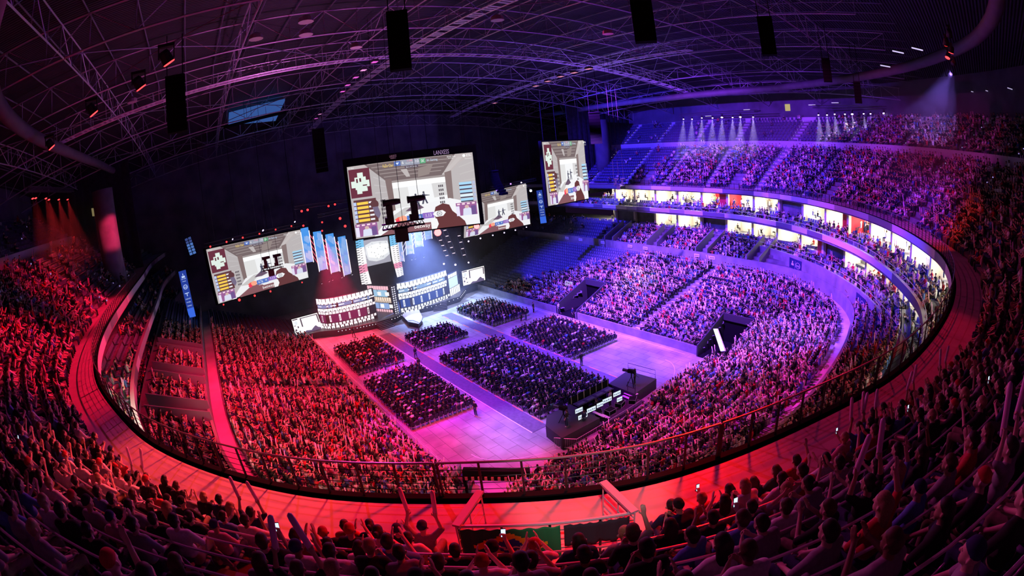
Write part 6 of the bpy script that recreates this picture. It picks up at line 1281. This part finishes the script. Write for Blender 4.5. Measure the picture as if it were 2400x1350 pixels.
def simple(pose):
    m = MB(); T = []
    def ring3(rings, tg, cap=True):
        n = len(rings[0]); m.add([p for r in rings for p in r], [(i * n + k, i * n + (k + 1) % n, (i + 1) * n + (k + 1) % n, (i + 1) * n + k) for i in range(len(rings) - 1) for k in range(n)] + ([tuple((len(rings) - 1) * n + k for k in range(n))] if cap else [])); T.extend([tg] * ((len(rings) - 1) * n + (1 if cap else 0)))
    hx = lambda x, z, a, b: [(x + a * math.cos(q), b * math.sin(q), z) for q in [PI / 6 + PI / 3 * k for k in range(6)]]
    ring3([hx(0, 0.48, 0.12, 0.19), hx(-0.02, 0.75, 0.12, 0.17), hx(-0.02, 0.98, 0.13, 0.21), hx(-0.01, 1.08, 0.07, 0.15)], 1)
    zs = [(1.10, 0.055), (1.19, 0.09), (1.28, 0.098), (1.36, 0.075), (1.385, 0.02)]; vs = []; o = len(m.v)
    for z, r in zs: vs += [(0.02 + r * math.cos(PI / 3 * k), r * 0.9 * math.sin(PI / 3 * k), z) for k in range(6)]
    fsx = []; tg = []
    for i in range(4):
        for k in range(6): fsx.append((i * 6 + k, i * 6 + (k + 1) % 6, (i + 1) * 6 + (k + 1) % 6, (i + 1) * 6 + k)); tg.append(3 if i >= 2 or (i == 1 and k in (2, 3)) else 0)
    m.add(vs, fsx); T.extend(tg)
    def limb(a, b, r0, r1, tg):
        a, b = Vector(a), Vector(b); d = (b - a).normalized(); u = d.cross(Vector((0.2, 0.9, 0.4))).normalized(); w_ = d.cross(u); ring3([[tuple(p + (u * math.cos(q) + w_ * math.sin(q)) * r) for q in (0.8, 2.37, 3.94, 5.51)] for p, r in ((a, r0), (b, r1))], tg)
    for s, (e, w_, d, pn, cu) in zip((1, -1), ARMS[pose]):
        limb((0.02, s * 0.09, 0.54), (0.46, s * 0.13, 0.5), 0.1, 0.075, 2); limb((0.45, s * 0.13, 0.5), (0.43, s * 0.13, 0.05), 0.07, 0.055, 2); limb((-0.02, s * 0.19, 1.04), e, 0.065, 0.05, 1); limb(e, np.array(w_) + unit(np.array(d, float)) * 0.1, 0.05, 0.04, 0)
        if pose == 'raised': limb(w_, np.array(w_) + [0.08, s * 0.05, 0.5], 0.04, 0.04, 4)
    return m.v, m.f, T
W7 = [0.46, 0.14, 0.22, 0.06, 0.03, 0.04, 0.05]
# guests standing in the suites
STP, STY = [], []
for lv, i, a_, b_, zc in lamps:
    for _ in range(int(RNG.integers(2, 7))):
        q_, n_ = RING.at(a_ + 0.5 + RNG.random() * (b_ - a_ - 1), 2.3 + RNG.random() * 3); STP.append((q_[0], q_[1], (10.15, 14.4)[lv])); STY.append(RNG.random() * 6.28)
mid = rest[(rg[rest] < 24)]; fr = rest[rg[rest] >= 24]
P1, C1 = crowd_parts(S_pos[mid], PYAW[mid], [(LOWP[p][0].tolist(), LOWP[p][1].tolist(), LOWP[p][2].tolist()) for p in POSES], W7)
fl = np.array([c[:2] for c in chairs]); k_ = RNG.random(len(fl)) < 0.94; fl = fl[k_]; fpos = np.c_[fl, np.full(len(fl), 0.0)]
LO = [simple(p) for p in POSES]
P2, C2 = crowd_parts(np.r_[S_pos[fr] + [0, 0, -0.02], STP], np.r_[PYAW[fr], STY], LO, W7)
P3, C3 = crowd_parts(fpos, RNG.normal(0, 0.15, len(fl)), LO, [0.66, 0.2, 0.1, 0.004, 0.01, 0.01, 0.01], np.array([.66, .07, .10, .08, .04, .03, .01, .01])); P2 += P3; C2 += C3
o = ob('crowd', raw_mesh('crowd', P1 + P2, [attr_mat('crowd_colours')], C1 + C2)); tag(o, 'thousands of seated spectators filling the floor and the farther stands', 'crowd', kind='stuff')
print('PLACES', len(X), 'occupied', len(oc), 'individuals', len(ind), 'range', rg[ind].max(), 'mid', len(mid), 'far', len(fr), 'floor', len(fl), 'dead', len(fi))

# ------------------------------------------------------------------ people standing on the floor
def standing(name):
    y = v3(0, 1, 0); o = [(v3(0, 0.08, 0.95), v3(0, -0.08, 0.95), 0.115, 0.115, 0.035, 2), (v3(0, 0.05, 1.12), v3(0, -0.05, 1.12), 0.105, 0.105, 0.06, 1), (v3(0, 0.085, 1.32), v3(0, -0.085, 1.32), 0.11, 0.11, 0.07, 1), (v3(0, 0.14, 1.43), v3(0, -0.14, 1.43), 0.06, 0.06, 0.05, 1), (v3(0, 0, 1.45), v3(0.01, 0, 1.58), 0.055, 0.05, 0.03, 0), (v3(0, 0, 1.64), v3(0.015, 0, 1.67), 0.088, 0.084, 0.02, 0), (v3(0.05, 0, 1.56), v3(0.03, 0, 1.6), 0.045, 0.06, 0.03, 0), (v3(0.1, 0, 1.63), v3(0.12, 0, 1.61), 0.012, 0.016, 0.01, 0)]
    for s in (1, -1):
        st = 0.1 * s if name == 'walk' else 0.0; o += [(v3(0, s * 0.09, 0.92), v3(0.03 + st, s * 0.1, 0.5), 0.088, 0.062, 0.03, 2), (v3(0.03 + st, s * 0.1, 0.5), v3(-0.01 + st * 2, s * 0.1, 0.09), 0.06, 0.042, 0.02, 2), (v3(-0.02 + st * 2, s * 0.1, 0.045), v3(0.16 + st * 2, s * 0.12, 0.035), 0.045, 0.036, 0.02, 0)]
        e, w_ = v3(-0.02 - st, s * 0.26, 1.14), v3(0.10 - st, s * 0.25, 0.90); o += [(v3(0, s * 0.185, 1.42), e, 0.056, 0.044, 0.04, 1), (e, w_, 0.042, 0.028, 0.02, 0)] + hand(w_, v3(0.25, 0, -1), v3(0, -s, 0), v3(1, 0, 0), 0.3)
    V, F = sdf(o, 0.018); b = np_mesh('person', V, F, skin[0]); V, F = sdf(grow([p for p in o if p[5] == 1], 0.014), 0.022); s = np_mesh('shirt', V, F, shirtm['black']); V, F = sdf(grow([p for p in o if p[5] == 2], 0.012), 0.024); return b, s, np_mesh('trousers', V, F, pantm[1])
SB = {n: standing(n) for n in ('stand', 'walk')}
for k, (u, v, z, yw, kind, c, lb) in enumerate(((976, 842, 0, 0.2, 'walk', 'black', 'person in black walking on the left runway beside the centre front block'), (984, 868, 0, 0.3, 'stand', 'black', 'person in black standing on the left runway, nearer of two'), (903, 868, 0, 2.4, 'stand', 'black', 'person in black standing between the two left blocks'), (932, 862, 0, 1.2, 'walk', 'red', 'person in red walking between the two left blocks'), (1116, 975, 0, 2.0, 'stand', 'black', 'person in dark clothes standing behind the left rear block'), (1222, 753, 0, 3.3, 'stand', 'navy', 'person in navy standing before the right rear block, left of two'), (1233, 752, 0, 3.0, 'stand', 'black', 'person in black standing before the right rear block, right of two'), (1251, 733, 0, 3.6, 'stand', 'black', 'person in black standing at the barrier of the right stand'), (1310, 734, 0, 3.4, 'walk', 'white', 'person in white walking out of the right tunnel mouth'), (1343, 747, 0, 3.4, 'stand', 'navy', 'person in navy standing at the barrier right of the tunnel mouth'), (1111, 752, 0, 3.0, 'stand', 'grey', 'person in grey standing before the right front block'), (830, 790, 0, 0.5, 'walk', 'black', 'person in black walking in front of the left booth'), (1363, 857, 0, 3.0, 'stand', 'black', 'person in black standing on the right runway behind a dark case'), (940, 690, 1.0, 3.1, 'stand', 'black', 'person in black standing on stage beside the light column'),
        (1398, 972, 0.55, 0.1, 'stand', 'black', 'operator in black standing at the middle control desk'), (1430, 952, 0.55, 0.2, 'stand', 'grey', 'operator in grey standing at the right control desk'), (1370, 1000, 0.55, 0.0, 'stand', 'navy', 'operator in navy standing at the left control desk'), (1488, 900, 1.25, 0.4, 'stand', 'black', 'camera operator in black at the right platform camera'), (1330, 1000, 1.25, 0.4, 'stand', 'black', 'camera operator in black at the left platform camera'))):
    b, s, q = SB[kind]; o = ob('person', b); o.location = P(u, v, z=z); o.rotation_euler = (0, 0, yw); s = ob('shirt', s, o); q = ob('trousers', q, o); h = ob('hair', HM['short'], o); h.location = (0.005, 0, 1.645); setm(o, skin[k % 2]); setm(s, shirtm[c]); setm(q, pantm[k % 2]); setm(h, hairm[k % 2]); tag(o, lb, 'person', 'crew and visitors on the arena floor')
# ------------------------------------------------------------------ rails between the nearest rows, stairs of the stands
NR0 = RING.near((8.0, 25.5))
for k in range(2, 9):
    o, z = up_row(k); l = np.linspace(NR0 - 13, NR0 + 15, 40); q = RING.at(l, o - 0.12)[0]; t = thing('row_rail', f'thin pale rail behind the {ordn(k)} row of seats above the walkway', 'railing', group='rails between the nearest rows'); m = MB(); m.tube([(x, y, z + 0.66) for x, y in q], 0.022, 6); m.build('rail', mat('row_rail_paint', (0.62, 0.60, 0.64), 0.35, 0.3), t)
    for x, y in q[::5]: m = MB(); m.tube([(x, y, z - 0.55), (x, y, z + 0.66)], 0.014, 4); m.build('post', railm, t)
m = MB(); m.box((0, 0, 0), (0.12, 0.08, 0.1)); slm = m.mesh('step_lamp', glow((0.45, 0.35, 0.9), 0.9)); na = int((RING.L - UPO) / AISU) + 1; cnt = 0; stm2 = mat('stair_concrete', (0.48, 0.47, 0.50), 0.8)
for j in range(na):
    l = UPO + j * AISU; (x, y), n = RING.at(l, 10); u, v, r = project(np.array([x, y, 22.0]))
    if x > 82 or not (-150 < u < 2550 and -100 < v < 1500) or ((np.array([x, y, 22.0]) - EY) @ CR)[2] > 0: continue
    cnt += 1; t = thing('aisle_stairs', f'{ordn(cnt)} flight of aisle stairs from the left up the upper tier', 'stairs', group='aisle stairs of the upper tier'); m = MB(); rz = math.atan2(n[1], n[0])
    for k in range(NA + NB):
        if k == NA and m.v: m.build('steps', stm2, t); m = MB()
        if k < 2 and VA - 0.6 < l < VB + 0.6: continue
        o, z = up_row(k); (x, y), n = RING.at(l, o + 0.55); m.box((x, y, z + 0.13), (0.4, 1.1, 0.27), rz)
        if x > 26 or y > 20 or k >= NA - 3: (x, y), _ = RING.at(l + 0.58, o + 0.3); d = ob('step_lamp', slm, t); d.location = (x, y, z + 0.12); d.rotation_euler = (0, 0, rz)
    m.build('steps', stm2, t)
for j, a in enumerate(AISL):
    t = thing('aisle_stairs', f'{ordn(j + 1)} flight of aisle stairs from the left up the lower tier', 'stairs', group='aisle stairs of the lower tier'); m = MB()
    for k in range(NROW - 1):
        p, p2 = low_xy(0.03 + 0.9 * (k + 0.7) / NROW)[a], low_xy(0.03 + 0.9 * (k + 1.2) / NROW)[a]; d = p2 - p; rz = math.atan2(d[1], d[0]); 
        if in_tunnel(*p, 0.3): continue
        m.cur = 0; m.box((p[0], p[1], low_z(k) + 0.07), (0.42, 1.1, 0.15), rz); m.cur = 1; m.box((p[0] - math.cos(rz) * 0.2, p[1] - math.sin(rz) * 0.2, low_z(k) + 0.15), (0.09, 1.1, 0.02), rz)
    m.build('steps', [stm2, white], t)
# ------------------------------------------------------------------ theatrical haze where the beams show
def haze(c, r, k, label):
    hz = bpy.data.materials.new('haze'); hz.use_nodes = True; nt = hz.node_tree
    for n in list(nt.nodes): nt.nodes.remove(n)
    vs = nt.nodes.new('ShaderNodeVolumeScatter'); vs.inputs['Color'].default_value = (0.9, 0.9, 1.0, 1); vs.inputs['Anisotropy'].default_value = 0.3
    tc = nt.nodes.new('ShaderNodeTexCoord'); ln = nt.nodes.new('ShaderNodeVectorMath'); ln.operation = 'LENGTH'; mr = nt.nodes.new('ShaderNodeMapRange'); mr.interpolation_type = 'SMOOTHSTEP'
    nt.links.new(tc.outputs['Object'], ln.inputs[0]); nt.links.new(ln.outputs['Value'], mr.inputs[0])
    mr.inputs[1].default_value = 0.25; mr.inputs[2].default_value = 1.0; mr.inputs[3].default_value = k; mr.inputs[4].default_value = 0.0
    nt.links.new(mr.outputs[0], vs.inputs['Density']); o_ = nt.nodes.new('ShaderNodeOutputMaterial'); nt.links.new(vs.outputs[0], o_.inputs['Volume'])
    m = MB(); m.lathe([(math.cos(a) * 1.0, math.sin(a)) for a in np.linspace(-PI / 2 + 0.02, PI / 2 - 0.02, 10)], 20); o = m.build('haze', hz); o.location = c; o.scale = r; tag(o, label, 'haze', kind='stuff')
haze((40, -52.5, 24.5), (50, 10, 8), 0.030, 'thin violet haze under the lamps above the right stand')
haze((78, 0, 6), (13, 28, 15), 0.016, 'thin bluish haze over the stage')
haze((72, 51, 23), (22, 10, 10), 0.020, 'thin red haze under the lamps over the left stand')
haze((4, -26, 26), (11, 22, 10), 0.020, 'thin violet haze under the lamps of the right duct')
